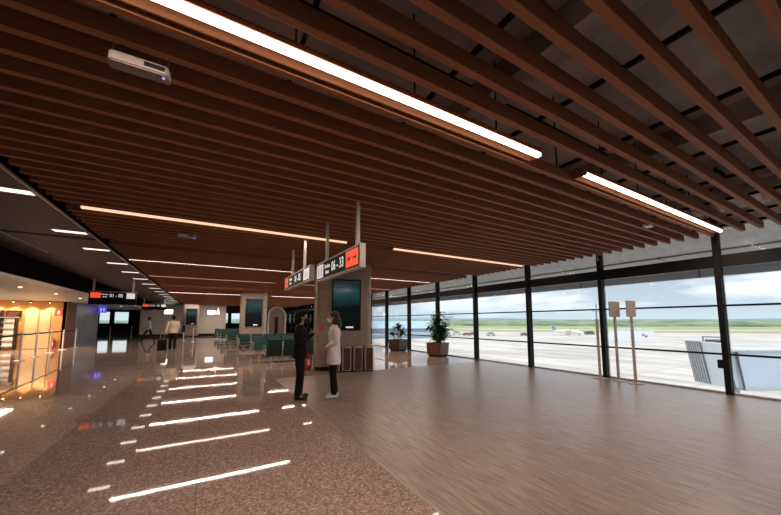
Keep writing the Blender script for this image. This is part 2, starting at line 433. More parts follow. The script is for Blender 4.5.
# ducts and slab beams in the void
duct = thing('ventilation_duct', 'silvery round duct running above the slats near the window wall', 'duct', (8.55, 0, 3.85))
bm = bmesh.new(); tube(bm, (0, -2, 0), (0, 38, 0), 0.22, seg=20); obj('duct_pipe', bm, M['alu'], duct, True)
for i in range(16):
    bm = bmesh.new(); tube(bm, (0, -1+i*2.4, 0), (0, -0.94+i*2.4, 0), 0.235, seg=20); obj('duct_collar', bm, M['chrome'], duct, True)
for i in range(12): obj('duct_hanger', box(-0.25, 0.25, -1.5+i*3.4, -1.46+i*3.4, 0.2, 0.6), M['rail'], duct)
for i, x in enumerate([2.9, 6.2]):
    o = struct('ceiling_beam_%s' % ('inner', 'outer')[i], box(x-0.15, x+0.15, YN, YF, 4.15, 4.45), M['slab'])
bm = bmesh.new()
yy = -5
while yy < 60: bx(bm, -2, 9.4, yy, yy+0.03, 4.43, 4.452); yy += 1.1
struct('ceiling_joint', bm, M['rail'])

# linear lights
def linear_light(x0, x1, y, lab, w=1.0, z=ZC+0.015):
    t = thing('linear_light', lab, 'ceiling light', ((x0+x1)/2, y, z), 0, 'linear lights between the ceiling slats')
    h = (x1-x0)/2
    bm = bmesh.new()
    bx(bm, -h, h, -0.032, -0.026, 0.034, 0.075); bx(bm, -h, h, -0.032, 0.125, 0.068, 0.078); bx(bm, -h, h, 0.026, 0.032, 0.018, 0.068)
    bx(bm, -h-0.012, -h, -0.032, 0.125, 0, 0.078); bx(bm, h, h+0.012, -0.032, 0.125, 0, 0.078)
    obj('housing', bm, M['slat'], t)
    obj('side_lip', box(-h, h, 0.112, 0.125, 0.0, 0.068), M['slat'], t)
    obj('diffuser', box(-h, h, -0.022, 0.022, -0.003, 0.034), M['strip'] if w > 0.5 else M['stripdim'], t)
    l = bpy.data.lights.new('strip_light', 'AREA'); l.energy = STRIP_W*w; l.color = (1.0, 0.80, 0.64); l.shape = 'RECTANGLE'; l.size = 2*h; l.size_y = 0.04
    lo = bpy.data.objects.new('strip_light', l); COL.objects.link(lo); lo.parent = t; lo.location = (0, 0, -0.009)
    return t
rows_lab = ['row nearest the camera', 'second row from the camera', 'third row from the camera', 'fourth row from the camera',
            'fifth row from the camera', 'sixth row from the camera', 'seventh row from the camera', 'eighth row from the camera', 'farthest row, added to brighten the cream wall']
for s, nm in zip(strips, rows_lab):
    w = 0.3 if s in (6.75, 15.5) else (0.6 if s > 20 else 1.0)
    linear_light(-1.8 if s < 7 else -2.0, 3.1 if s < 3 else 2.75, s, 'long glowing linear light between the slats, left light of the '+nm, w)
    linear_light(4.0, 8.93, s, 'long glowing linear light between the slats, window-side light of the '+nm, w)

# recessed lights along the edge of the left ceiling
sl = None
for i, y in enumerate([6.25, 8.6, 10.4, 12.6, 14.6, 16.7, 18.8, 21, 23.2, 25.4, 27.6, 29.8, 32, 34.2]):
    if sl is None:
        sl = thing('recessed_light', 'short recessed light at the edge of the dark left ceiling', 'ceiling light', (-2.42, y, ZC), 0, 'recessed lights along the left ceiling edge')
        bm = bmesh.new()
        bx(bm, -0.26, 0.26, -0.11, -0.095, -0.006, 0.0); bx(bm, -0.26, 0.26, 0.095, 0.11, -0.006, 0.0)
        bx(bm, -0.26, -0.245, -0.095, 0.095, -0.006, 0.0); bx(bm, 0.245, 0.26, -0.095, 0.095, -0.006, 0.0)
        obj('trim_ring', bm, M['soffit'], sl)
        obj('diffuser', box(-0.245, 0.245, -0.095, 0.095, -0.004, 0.0), M['spot'], sl)
        l = bpy.data.lights.new('recessed_glow', 'AREA'); l.energy = SPOT_W; l.color = (1.0, 0.84, 0.70); l.shape = 'RECTANGLE'; l.size = 0.48; l.size_y = 0.18
        lo = bpy.data.objects.new('recessed_glow', l); COL.objects.link(lo); lo.parent = sl; lo.location = (0, 0, -0.006)
    else: dup(sl, (-2.42, y, ZC))

# emergency light boxes hanging under the slats
def emergency(loc, lab, rz=0.0):
    t = thing('emergency_light', lab, 'emergency light', loc, rz); t.scale = (0.88, 0.88, 1)
    bm = bmesh.new()
    prism(bm, [(-0.17, -0.06), (0.17, -0.06), (0.19, -0.02), (0.19, 0.06), (-0.19, 0.06), (-0.19, -0.02)], -0.07, 0.0)
    bmesh.ops.bevel(bm, geom=list(bm.edges), offset=0.008, segments=2, affect='EDGES')
    obj('casing', bm, mat('emergency_white', (0.25, 0.20, 0.18), 0.5), t, True)
    bm = bmesh.new(); bx(bm, 0.03, 0.16, -0.0625, -0.058, -0.045, -0.015)
    obj('grille', bm, M['rail'], t)
    bm = bmesh.new(); ball(bm, (0.15, -0.02, -0.07), 0.010)
    obj('indicator_lamp', bm, emit_mat('violet_led', (0.25, 0.15, 1.0), 2.0), t)
    for sx in (-0.17, 0.17):
        bm = bmesh.new(); tube(bm, (sx, 0.02, -0.005), (sx, 0.02, 0.09), 0.004, seg=8); obj('hanger', bm, M['alu'], t)
emergency((-0.46, 2.58, 3.25), 'pale emergency light box hanging under the slats near the camera, with violet lamp')
emergency((-0.40, 7.46, 3.25), 'small pale emergency light box hanging under slats beyond the second light row')

# security camera on the mullion
t = thing('security_camera', 'small white security camera under the slat tips by the window wall', 'camera', (9.02, 4.48, 3.17))
bm = bmesh.new(); tube(bm, (-0.07, -0.03, -0.02), (0.07, 0.03, 0.01), 0.035, seg=16); obj('camera_body', bm, M['white'], t, True)
bm = bmesh.new(); tube(bm, (-0.075, -0.032, -0.021), (-0.07, -0.03, -0.02), 0.026, seg=16); obj('lens', bm, M['black'], t)
bm = bmesh.new(); tube(bm, (0.03, 0.01, 0.02), (0.03, 0.01, 0.13), 0.012, seg=10); obj('bracket', bm, M['alu'], t)
t = tag(obj('detector_box', box(-0.09, 0.09, -0.05, 0.05, -0.03, 0.03, 0.006), M['pwhite']), 'small white square detector between slats behind the near light row', 'detector'); t.location = (7.1, 2.60, 3.30)

# ------------------------------------------------------------------ columns with screens
def rounded_poly(w, d, r, seg=6):
    pts = []
    for cx, cy, a0 in ((w/2-r, d/2-r, 0), (-w/2+r, d/2-r, 90), (-w/2+r, -d/2+r, 180), (w/2-r, -d/2+r, 270)):
        for i in range(seg+1):
            a = math.radians(a0+90*i/seg); pts.append((cx+r*math.cos(a), cy+r*math.sin(a)))
    return pts
def screen_column(loc, rz, w, lab_s, name_i, d=1.0, OFF=0.04):
    o = bpy.data.objects.new('wall_column_%s' % name_i, None); COL.objects.link(o)
    o.location = loc; o.rotation_euler = (0, 0, rz); o['kind'] = 'structure'
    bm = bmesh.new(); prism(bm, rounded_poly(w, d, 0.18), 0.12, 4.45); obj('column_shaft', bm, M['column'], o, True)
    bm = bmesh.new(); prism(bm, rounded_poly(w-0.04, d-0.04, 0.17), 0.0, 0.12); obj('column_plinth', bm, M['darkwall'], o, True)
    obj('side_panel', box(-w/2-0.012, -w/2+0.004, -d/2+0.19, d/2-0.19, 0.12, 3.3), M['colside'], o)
    obj('corner_trim', box(w/2-0.02, w/2+0.012, -d/2+0.16, -d/2+0.20, 0.12, 3.3), M['pwhite'], o)
    t = thing('display_screen', lab_s, 'screen', Vector(loc)+Matrix.Rotation(rz, 3, 'Z')@Vector((OFF*w, -d/2, 0)), rz)
    sw, z0, z1 = 0.46, 1.24, 2.86
    obj('bezel', box(-sw, sw, -0.07, -0.001, z0, z1, 0.02), M['screen'], t)
    m = bpy.data.materials.get('screen_picture')
    if not m:
        m = bpy.data.materials.new('screen_picture'); m.use_nodes = True; q = m.node_tree; b = q.nodes['Principled BSDF']
        tcn = N(q, 'ShaderNodeTexCoord'); s = N(q, 'ShaderNodeSeparateXYZ'); L(q, tcn.outputs['Object'], s.inputs[0])
        r = ramp(q, s.outputs['Z'], [(0.0, (0, 0, 0)), (1.0, (1, 1, 1))])
        mr = N(q, 'ShaderNodeMapRange'); mr.inputs[1].default_value = 1.3; mr.inputs[2].default_value = 2.8; L(q, s.outputs['Z'], mr.inputs[0])
        nz = N(q, 'ShaderNodeTexNoise', Scale=3.0, Detail=4.0); L(q, tcn.outputs['Object'], nz.inputs['Vector'])
        ad = N(q, 'ShaderNodeMath', operation='MULTIPLY_ADD'); ad.inputs[1].default_value = 0.25; L(q, nz.outputs['Fac'], ad.inputs[0]); L(q, mr.outputs[0], ad.inputs[2])
        rr = ramp(q, ad.outputs[0], [(0.0, (0.003, 0.006, 0.008)), (0.58, (0.004, 0.01, 0.012)), (0.70, (0.012, 0.06, 0.065)), (0.9, (0.02, 0.12, 0.13)), (1.0, (0.01, 0.05, 0.06))])
        b.inputs['Base Color'].default_value = (0.01, 0.012, 0.013, 1); b.inputs['Roughness'].default_value = 0.12
        L(q, rr.outputs[0], b.inputs['Emission Color']); b.inputs['Emission Strength'].default_value = 0.38
    obj('picture', box(-sw+0.05, sw-0.05, -0.073, -0.0695, z0+0.05, z1-0.05), m, t)
    obj('caption_label', box(-0.02, 0.22, -0.0755, -0.073, z0+0.07, z0+0.12), M['signwhite'], t)
    return t
C1 = (3.95, 10.0, 0); R1 = math.radians(-15)
screen_column(C1, R1, 1.78, 'large portrait screen on the near column above the bins', 'near')
screen_column((2.55, 21.0, 0), math.radians(-12), 1.45, 'portrait screen on the second column behind the teal seats', 'second')
screen_column((-1.25, 38.5, 0), 0, 1.35, 'farthest portrait screen, in front of the cream wall', 'third')
# fire sign and extinguisher beside near column
v1 = Vector(C1)+Matrix.Rotation(R1, 3, 'Z')@Vector((-0.89-0.012, -0.1, 0))
t = thing('fire_sign', 'small red fire equipment plate on the side of the near column', 'sign', (v1.x, v1.y, 2.35), R1)
obj('plate', box(-0.012, -0.001, -0.12, 0.12, -0.16, 0.16), M['redsign'], t)
obj('symbol', box(-0.015, -0.012, -0.04, 0.04, -0.09, 0.09), M['pwhite'], t)
v2 = Vector(C1)+Matrix.Rotation(R1, 3, 'Z')@Vector((-1.08, -0.25, 0))
def extinguisher(loc, lab):
    t = thing('fire_extinguisher', lab, 'fire extinguisher', loc)
    bm = bmesh.new(); lathe(bm, [(0.075, 0), (0.085, 0.02), (0.085, 0.42), (0.06, 0.49), (0.025, 0.52), (0.022, 0.55)]); obj('cylinder_body', bm, M['red'], t, True)
    bm = bmesh.new(); bx(bm, -0.02, 0.02, -0.02, 0.02, 0.545, 0.59); bx(bm, -0.11, 0.02, -0.012, 0.012, 0.59, 0.605); bx(bm, -0.10, 0.0, -0.012, 0.012, 0.565, 0.575); obj('valve_handle', bm, M['black'], t)
    bm = bmesh.new(); p = [(0.02, 0, 0.57), (0.09, 0, 0.55), (0.115, 0, 0.45), (0.11, 0, 0.2)]
    for a, b in zip(p, p[1:]): tube(bm, a, b, 0.011, seg=8)
    tube(bm, (0.11, 0, 0.2), (0.11, 0, 0.12), 0.014, 0.022, 10); obj('hose', bm, M['black'], t, True)
    obj('instruction_label', box(-0.05, 0.05, -0.0875, -0.0845, 0.16, 0.34), M['pwhite'], t)
    st = bmesh.new(); bx(st, -0.1, 0.1, -0.1, 0.1, -0.0, 0.012); return t
extinguisher((v2.x, v2.y, 0.0), 'red fire extinguisher on the floor left of the near column')

# recycling bins in front of the near column
bins = None
for i, (lx) in enumerate([-0.32, 0.03, 0.38, 0.73]):
    p = Vector(C1)+Matrix.Rotation(R1, 3, 'Z')@Vector((lx+0.03, -0.72, 0))
    lab = ['brown and steel waste bin partly behind the woman in white', 'second brown waste bin from the woman in white', 'third brown waste bin from the woman in white', 'brown waste bin at the window end of the row'][i]
    if bins is None:
        bins = thing('waste_bin', lab, 'bin', p, R1, 'waste bins in front of the near column')
        bm = bmesh.new(); prism(bm, rounded_poly(0.30, 0.34, 0.10), 0.03, 0.74); obj('bin_body', bm, M['chrome'], bins, True)
        bm = bmesh.new(); prism(bm, rounded_poly(0.31, 0.35, 0.10), 0.0, 0.03); obj('bin_base', bm, M['black'], bins, True)
        obj('front_panel', box(-0.10, 0.105, -0.182, -0.165, 0.05, 0.71, 0.008), M['binwood'], bins)
        obj('side_panel', box(-0.158, -0.146, -0.09, 0.09, 0.05, 0.71), M['binwood'], bins)
        bm = bmesh.new(); prism(bm, rounded_poly(0.31, 0.35, 0.10), 0.74, 0.77); obj('bin_lid', bm, M['alu'], bins, True)
        bm = bmesh.new(); lathe(bm, [(0.085, 0), (0.085, 0.003)], (0, 0, 0.77)); obj('bin_opening', bm, M['black'], bins)
    else: dup(bins, p, R1, lab)

# ------------------------------------------------------------------ overhead signs
def side_sign(y0, y1, x, z0, z1, num, lab, left, right, posts):
    """sign whose face looks towards -X; y1 is the far end = left end of the writing"""
    t = thing('gate_sign', lab, 'sign', (x, (y0+y1)/2, z0))
    h = (y1-y0)/2; hh = z1-z0
    bm = bmesh.new(); bx(bm, 0.0, 0.09, -h, h, 0, hh, 0.004)
    obj('sign_casing', bm, M['signgrey'], t)
    obj('face_panel', box(-0.006, 0.0, -h+0.03, h-0.02, 0.03, hh-0.03), M['signblack'], t)
    obj('face_panel', box(0.09, 0.096, -h+0.03, h-0.02, 0.03, hh-0.03), M['signblack'], t)
    for py in posts:
        bm = bmesh.new(); bx(bm, 0.02, 0.07, py-(y0+y1)/2-0.03, py-(y0+y1)/2+0.03, hh, ZC+0.15-z0)
        obj('hanging_post', bm, M['signgrey'], t)
    R = Matrix(((0, 0, -1, 0), (-1, 0, 0, 0), (0, 1, 0, 0), (0, 0, 0, 1)))   # text x -> -Y, text y -> +Z, normal -> -X
    def at(yy, zz): return Matrix.Translation((-0.0075, yy, zz)) @ R
    bw = hh*1.05
    lo, hi = 0.05, hh-0.05
    a, b = h-0.06, -h+0.05
    obj('left_block', box(-0.009, -0.006, a-bw, a, lo, hi), left, t)
    obj('right_block', box(-0.009, -0.006, b, b+bw*1.25, lo, hi), right, t)
    L1 = 2*h-0.11-bw*2.25
    cx0 = a-bw-0.03
    text_obj('lettering_gates', 'Portões', hh*0.30, at(cx0-L1*0.17, hh*0.64), M['signwhite'], t, sx=0.8)
    text_obj('lettering_gates', 'Gates', hh*0.28, at(cx0-L1*0.17, hh*0.34), M['signwhite'], t, sx=0.8)
    text_obj('lettering_numbers', num, hh*0.66, at(cx0-L1*0.63, hh*0.5), M['signwhite'], t, sx=0.86)
    return t, (a, b, bw, hh)
def arrow_bm(cy, cz, s, x=-0.0115, dirn=-1):
    bm = bmesh.new()
    bx(bm, x, x+0.003, cy-s*0.5, cy+s*0.5, cz-s*0.07, cz+s*0.07)
    for q in (-1, 1):
        pts = [(cy+dirn*s*0.5, cz), (cy+dirn*s*0.2, cz+q*s*0.30), (cy+dirn*s*0.05, cz+q*s*0.30), (cy+dirn*s*0.32, cz)]
        f = [bm.verts.new((x, a, b)) for a, b in pts]; g = [bm.verts.new((x+0.003, a, b)) for a, b in pts]
        bm.faces.new(f); bm.faces.new(g[::-1])
        for i in range(4): bm.faces.new((f[i], f[(i+1) % 4], g[(i+1) % 4], g[i]))
    return bm
def plane_bm(cy, cz, s, x=-0.0115):
    bm = bmesh.new()
    bx(bm, x, x+0.003, cy-s*0.5, cy+s*0.5, cz-s*0.07, cz+s*0.07)
    bx(bm, x, x+0.003, cy-s*0.08, cy+s*0.12, cz-s*0.42, cz+s*0.42)
    bx(bm, x, x+0.003, cy+s*0.36, cy+s*0.5, cz-s*0.2, cz+s*0.2)
    return bm
t1, (a, b, bw, hh) = side_sign(4.06, 6.10, 1.86, 2.28, 2.63, '06 - 33', 'hanging gate sign reading 06 - 33 with orange arrow block at its near end', M['signwhite'], M['signred'], (4.25, 5.62))
obj('plane_symbol', plane_bm(b+bw*0.90, hh*0.5, hh*0.34), M['signblack'], t1)
obj('arrow_symbol', arrow_bm(b+bw*0.36, hh*0.5, hh*0.42), M['signblack'], t1)
def restroom_symbols(t, yc, hh):
    bm = bmesh.new()
    for dy in (-0.07, 0.07):
        bx(bm, -0.0115, -0.0085, yc+dy-0.028, yc+dy+0.028, hh*0.30, hh*0.62); ball(bm, (-0.0105, yc+dy, hh*0.70), 0.02, sx=0.1, seg=10)
        bx(bm, -0.0115, -0.0085, yc+dy-0.018, yc+dy+0.018, hh*0.2, hh*0.32)
    obj('restroom_symbols', bm, M['signgrey'], t)
restroom_symbols(t1, a-bw*0.5, hh)
t2, (a, b, bw, hh) = side_sign(6.34, 8.72, 1.80, 2.34, 2.67, '01 - 05', 'hanging gate sign reading 01 - 05 beyond the larger 06 - 33 sign', M['signred'], M['signwhite'], (6.95, 8.05))
obj('arrow_symbol', arrow_bm(a-bw*0.5, hh*0.5, hh*0.42, dirn=1), M['signblack'], t2)
restroom_symbols(t2, b+bw*0.62, hh)

def front_sign(xc, y, z0, w, hh, lab, posts_top=ZC, num='01 - 05'):
    t = thing('gate_sign', lab, 'sign', (xc, y, z0))
    obj('sign_casing', box(-w/2, w/2, 0, 0.12, 0, hh, 0.004), M['signblack'], t)
    zb = hh*0.42
    obj('face_panel', box(-w/2+0.01, w/2-0.01, -0.006, 0.0, 0.01, hh-0.01), M['signblack'], t)
    obj('top_rim', box(-w/2-0.005, w/2+0.005, -0.012, 0.125, hh, hh+0.02), M['signgrey'], t)
    obj('left_block', box(-w/2+0.05, -w/2+0.05+0.32, -0.010, -0.006, zb+0.05, hh-0.04), M['signred'], t)
    obj('right_block', box(w/2-0.05-0.27, w/2-0.04, -0.010, -0.006, zb+0.04, hh-0.03), M['signwhite'], t)
    R = Matrix.Rotation(PI/2, 4, 'X')
    text_obj('lettering_gates', 'Portões', 0.085, Matrix.Translation((-w/2+0.50, -0.008, zb+(hh-zb)*0.66)) @ R, M['signwhite'], t, sx=0.8)
    text_obj('lettering_gates', 'Gates', 0.08, Matrix.Translation((-w/2+0.50, -0.008, zb+(hh-zb)*0.33)) @ R, M['signwhite'], t, sx=0.8)
    text_obj('lettering_numbers', num, 0.20, Matrix.Translation((w*0.07, -0.008, zb+(hh-zb)*0.5)) @ R, M['signwhite'], t, sx=0.75)
    for s in (-1, 1):
        obj('hanging_post', box(s*(w/2-0.12)-0.03, s*(w/2-0.12)+0.03, 0.03, 0.09, hh+0.02, posts_top-z0), M['signgrey'], t)
    return t
front_sign(-3.36, 17.2, 2.22, 1.52, 0.52, 'wide hanging gate sign over the left walkway, red block at its left end')
front_sign(-3.4, 30.0, 2.42, 1.5, 0.45, 'smaller distant hanging gate sign behind the left walkway sign')
# blue sign
t = thing('restroom_sign', 'small glowing blue sign at the end of the metal clad wall', 'sign', (-6.72, 31.6, 2.2))
obj('sign_box', box(-0.24, 0.24, 0, 0.1, 0, 0.48), emit_mat('blue_sign', (0.10, 0.07, 0.75), 0.7), t)
bm = bmesh.new(); bx(bm, -0.12, -0.05, -0.006, 0, 0.10, 0.34); bx(bm, 0.05, 0.12, -0.006, 0, 0.10, 0.34); obj('sign_symbols', bm, M['signwhite'], t)
obj('wall_bracket', box(-0.29, -0.24, 0.02, 0.08, 0.18, 0.28), M['black'], t)

# ------------------------------------------------------------------ shop front (left)
def emlamp(loc, lab, grp, e=5.0):
    t = thing('wall_washer', lab, 'lamp', loc, 0, grp)
    bm = bmesh.new(); tube(bm, (0, 0, -0.10), (0, 0, 0), 0.045, seg=14); obj('lamp_body', bm, M['black'], t, True)
    bm = bmesh.new(); tube(bm, (0, 0, -0.104), (0, 0, -0.101), 0.036, seg=14); obj('lens', bm, emit_mat('amber_lens', (1.0, 0.6, 0.22), 40.0), t)
    l = bpy.data.lights.new('shop_spot', 'SPOT'); l.energy = 130; l.color = (1.0, 0.70, 0.38); l.spot_size = 1.9; l.spot_blend = 0.6; l.shadow_soft_size = 0.04
    lo = bpy.data.objects.new('spot_beam', l); COL.objects.link(lo); lo.parent = t; lo.location = (0, 0, -0.13)
    return t
for i, x in enumerate([-9.65, -9.05, -8.4, -7.65]):
    emlamp((x, SY-0.28, 2.68), 'small amber spot lamp washing the back wall of the lit shop', 'amber spots over the shop wall')
al = bpy.data.lights.new('shop_fill_light', 'AREA'); al.energy = 400; al.color = (1.0, 0.74, 0.48); al.shape = 'RECTANGLE'; al.size = 3.5; al.size_y = 1.2  # area light without a fixture, added to brighten the shop and its floor
ao = bpy.data.objects.new('shop_fill_light', al); COL.objects.link(ao); ao.location = (-9.4, 21.8, 2.62)
# wall mounted things on the shop back wall
for x0, x1, lab in ((-9.95, -9.45, 'dark menu screen at the far left of the shop wall'), (-9.38, -8.78, 'dark menu screen right of the first on the shop wall')):
    t = thing('menu_screen', lab, 'screen', ((x0+x1)/2, SY, 1.95))
    w = (x1-x0)/2
    obj('bezel', box(-w, w, -0.06, -0.001, -0.19, 0.19, 0.005), M['screen'], t)
    bm = bmesh.new()
    for j in range(3): bx(bm, -w+0.06, w-0.08-0.05*j, -0.064, -0.0605, 0.07-0.08*j, 0.09-0.08*j)
    obj('menu_lines', bm, mat('menu_dim', (0.25, 0.05, 0.04), 0.5), t)
def shelf_unit(x0, x1, lab):
    t = thing('display_shelf', lab, 'shelf unit', ((x0+x1)/2, SY-0.3, 0)); w = (x1-x0)/2
    for s in (-1, 1): obj('side_panel', box(s*w-0.03, s*w+0.03, -0.15, 0.15, 0, 1.72), M['darkwall'], t)
    for j in range(5): obj('shelf', box(-w+0.03, w-0.03, -0.14, 0.14, 0.2+j*0.32, 0.225+j*0.32), M['pwhite'], t)
    obj('back_panel', box(-w, w, 0.13, 0.15, 0.1, 1.7), M['white'], t)
    obj('top_board', box(-w-0.03, w+0.03, -0.16, 0.16, 1.72, 1.77), M['greypole'], t)
shelf_unit(-9.95, -9.55, 'white shelf unit at the left end below the first menu screen')
shelf_unit(-9.40, -8.85, 'white shelf unit with dark sides below the second menu screen')
for i, (x0, x1) in enumerate(((-8.62, -8.12), (-8.06, -7.62))):
    t = bpy.data.objects.new('door_%d' % (i+1), None); COL.objects.link(t); t.location = ((x0+x1)/2, SY, 0); t['kind'] = 'structure'
    w = (x1-x0)/2
    obj('door_leaf', box(-w, w, -0.05, -0.001, 0.02, 2.15), M['palewood'], t)
    obj('door_frame', box(-w-0.03, -w, -0.06, 0, 0, 2.2), M['orange'], t)
    bm = bmesh.new(); tube(bm, (w-0.08, -0.10, 0.95), (w-0.08, -0.10, 1.15), 0.012, seg=8); bx(bm, w-0.09, w-0.07, -0.10, -0.05, 0.96, 0.98); bx(bm, w-0.09, w-0.07, -0.10, -0.05, 1.12, 1.14)
    obj('door_handle', bm, M['chrome'], t)
t = thing('fire_sign', 'red square fire equipment sign on the amber panel beside the shop doors', 'sign', (-7.32, SY, 2.05))
obj('plate', box(-0.17, 0.17, -0.02, -0.001, -0.17, 0.17), M['redsign'], t)
bm = bmesh.new(); bx(bm, -0.05, 0.05, -0.024, -0.02, -0.10, 0.08); bx(bm, -0.02, 0.05, -0.024, -0.02, 0.08, 0.11); obj('symbol', bm, M['pwhite'], t)
extinguisher((-7.4, SY-0.2, 0.0), 'red fire extinguisher below the red sign near the shop doors')
# counter seen at the left frame edge
t = thing('service_counter', 'pale service counter at the left edge behind the belt barrier', 'counter', (-8.6, 21.2, 0))
obj('counter_body', box(-0.9, 0.5, -0.3, 0.3, 0.08, 0.82, 0.01), M['palewood'], t)
obj('counter_top', box(-0.95, 0.55, -0.34, 0.34, 0.82, 0.87, 0.008), M['greypole'], t)
obj('counter_plinth', box(-0.88, 0.48, -0.27, 0.27, 0, 0.08), M['black'], t)

# downlights in the soffit before the shops
dl = None
for i, y in enumerate([15.5, 18.5, 21.5, 24.5, 27.5, 30.5]):
    if dl is None:
        dl = thing('downlight', 'small round downlight in the grey soffit before the shops', 'ceiling light', (-5.45, y, 2.68), 0, 'round downlights in the shop soffit')
        bm = bmesh.new(); lathe(bm, [(0.075, -0.006), (0.075, 0.0)], seg=20); obj('trim_ring', bm, M['pwhite'], dl)
        bm = bmesh.new(); lathe(bm, [(0.055, -0.009), (0.055, -0.006)], seg=20); obj('diffuser', bm, M['strip'], dl)
        l = bpy.data.lights.new('downlight_beam', 'SPOT'); l.energy = 55; l.color = (1.0, 0.9, 0.8); l.spot_size = 2.3; l.spot_blend = 0.7; l.shadow_soft_size = 0.05
        lo = bpy.data.objects.new('downlight_beam', l); COL.objects.link(lo); lo.parent = dl; lo.location = (0, 0, -0.02)
    else: dup(dl, (-5.45, y, 2.68))

# belt barrier posts
pts = [(-5.6, 13.4), (-5.85, 15.0), (-6.14, 17.99), (-6.26, 19.69), (-6.44, 21.84), (-6.62, 24.0), (-6.66, 26.1)]
post_lab = ['barrier post with black belt, just outside the left edge of the picture', 'barrier post nearest the left edge of the picture', 'steel barrier post before the left shelf unit', 'steel barrier post before the shop doors',
            'steel barrier post before the right shop door', 'steel barrier post before the amber panel', 'steel barrier post at the brown wall, last on the belt']
proto = None
def stanchion(p, lab, grp='steel barrier posts'):
    global proto
    if proto is None:
        proto = thing('barrier_post', lab, 'barrier post', (p[0], p[1], 0), 0, grp)
        bm = bmesh.new(); lathe(bm, [(0.16, 0), (0.16, 0.012), (0.05, 0.03), (0.03, 0.05)]); obj('base', bm, M['post'], proto, True)
        bm = bmesh.new(); lathe(bm, [(0.032, 0.03), (0.032, 1.02)], seg=16); obj('post', bm, M['post'], proto, True)
        bm = bmesh.new(); lathe(bm, [(0.04, 1.0), (0.04, 1.07), (0.03, 1.085)], seg=16); obj('belt_head', bm, M['post'], proto, True)
        return proto
    return dup(proto, (p[0], p[1], 0), None, lab, grp)
for p, lab in zip(pts[1:], post_lab[1:]): stanchion(p, lab)
for i, (p, q) in enumerate(zip(pts[1:-1], pts[2:])):
    a = Vector((p[0], p[1], 0)); b = Vector((q[0], q[1], 0)); d = b-a; ln = d.length; rz = math.atan2(d.y, d.x)
    bm = bmesh.new(); seg = 10
    rows = []
    for j in range(seg+1):
        u = j/seg; x = 0.04+u*(ln-0.08); s = 0.03*4*u*(1-u)
        rows.append([bm.verts.new((x, yy, 1.045-s+zz)) for yy, zz in ((-0.002, -0.05), (0.002, -0.05), (0.002, 0.01), (-0.002, 0.01))])
    for r0, r1 in zip(rows, rows[1:]):
        for k_ in range(4): bm.faces.new((r0[k_], r0[(k_+1) % 4], r1[(k_+1) % 4], r1[k_]))
    bm.faces.new(rows[0]); bm.faces.new(rows[-1][::-1])
    o = tag(obj('barrier_belt', bm, M['belt']), ['black belt between the two posts nearest the picture edge', 'black belt before the white shelf unit', 'black belt before the shop doors', 'black belt before the amber panel', 'black belt ending at the brown wall'][i], 'barrier belt', 'belts strung between the barrier posts')
    o.location = a; o.rotation_euler = (0, 0, rz)
far_posts = [((-8.2, 42.0), 'distant barrier post in line beyond the metal clad wall'), ((-6.6, 42.5), 'distant barrier post right of the first distant one'),
             ((-4.9, 41.2), 'distant barrier post left of the walking man'), ((-1.42, 30.2), 'barrier post right of the man with the suitcase'), ((-0.72, 28.4), 'barrier post left of the far teal seats')]
for p, lab in far_posts: stanchion(p, lab)

# wall lights on the cream partition
for x, lab in ((0.55, 'bright rectangular wall light on the cream wall, right one'), (-3.3, 'bright rectangular wall light on the cream wall, left one')):
    t = thing('wall_light', lab, 'wall light', (x, 40, 2.55))
    obj('backplate', box(-0.4, 0.4, -0.05, -0.001, -0.25, 0.25, 0.01), M['pwhite'], t)
    obj('diffuser', box(-0.36, 0.36, -0.06, -0.05, -0.21, 0.21), emit_mat('wall_light_diffuser', (1, 0.97, 0.93), 4.0), t)
t = thing('pendant_lamp', 'white drop shaped pendant hanging before the cream wall', 'lamp', (0.9, 30.0, 2.1))
bm = bmesh.new(); lathe(bm, [(0.01, 0.62), (0.03, 0.5), (0.07, 0.35), (0.13, 0.16), (0.14, 0.07), (0.10, 0.0)], seg=18)
obj('lamp_shade', bm, emit_mat('pendant_glow', (1, 0.98, 0.94), 0.9), t, True)
bm = bmesh.new(); tube(bm, (0, 0, 0.6), (0, 0, 1.2), 0.006, seg=6); obj('cord', bm, M['black'], t)

# arch partition behind the seats
t = thing('arch_frame', 'pale arched frame standing beyond the teal seats', 'arch', (6.15, 33.0, 0), math.radians(-10))
bm = bmesh.new()
def arch_pts(w, h, nseg=18):
    r = w/2; p = [(-r, 0)]
    for i in range(nseg+1):
        a = PI-PI*i/nseg; p.append((r*math.cos(a), h-r+r*math.sin(a)))
    p.append((r, 0)); return p
po = arch_pts(1.7, 3.0); pi_ = arch_pts(1.45, 2.87)
for y_ in (0,):
    vo = [bm.verts.new((x, -0.3, z)) for x, z in po]; vi = [bm.verts.new((x, -0.3, z)) for x, z in pi_]
    wo_ = [bm.verts.new((x, 0.3, z)) for x, z in po]; wi = [bm.verts.new((x, 0.3, z)) for x, z in pi_]
    for i in range(len(po)-1):
        bm.faces.new((vo[i], vo[i+1], vi[i+1], vi[i])); bm.faces.new((wo_[i+1], wo_[i], wi[i], wi[i+1]))
        bm.faces.new((vo[i+1], vo[i], wo_[i], wo_[i+1])); bm.faces.new((vi[i], vi[i+1], wi[i+1], wi[i]))
    bm.faces.new((vo[0], vi[0], wi[0], wo_[0])); bm.faces.new((vi[-1], vo[-1], wo_[-1], wi[-1]))
obj('arch_rim', bm, M['pwhite'], t, True)
bm = bmesh.new(); vs = [bm.verts.new((x, 0.24, z)) for x, z in pi_]; bm.faces.new(vs)
r_ = bmesh.ops.extrude_face_region(bm, geom=list(bm.faces))
for v in r_['geom']:
    if isinstance(v, bmesh.types.BMVert): v.co.y += 0.04
obj('arch_back', bm, M['column'], t)
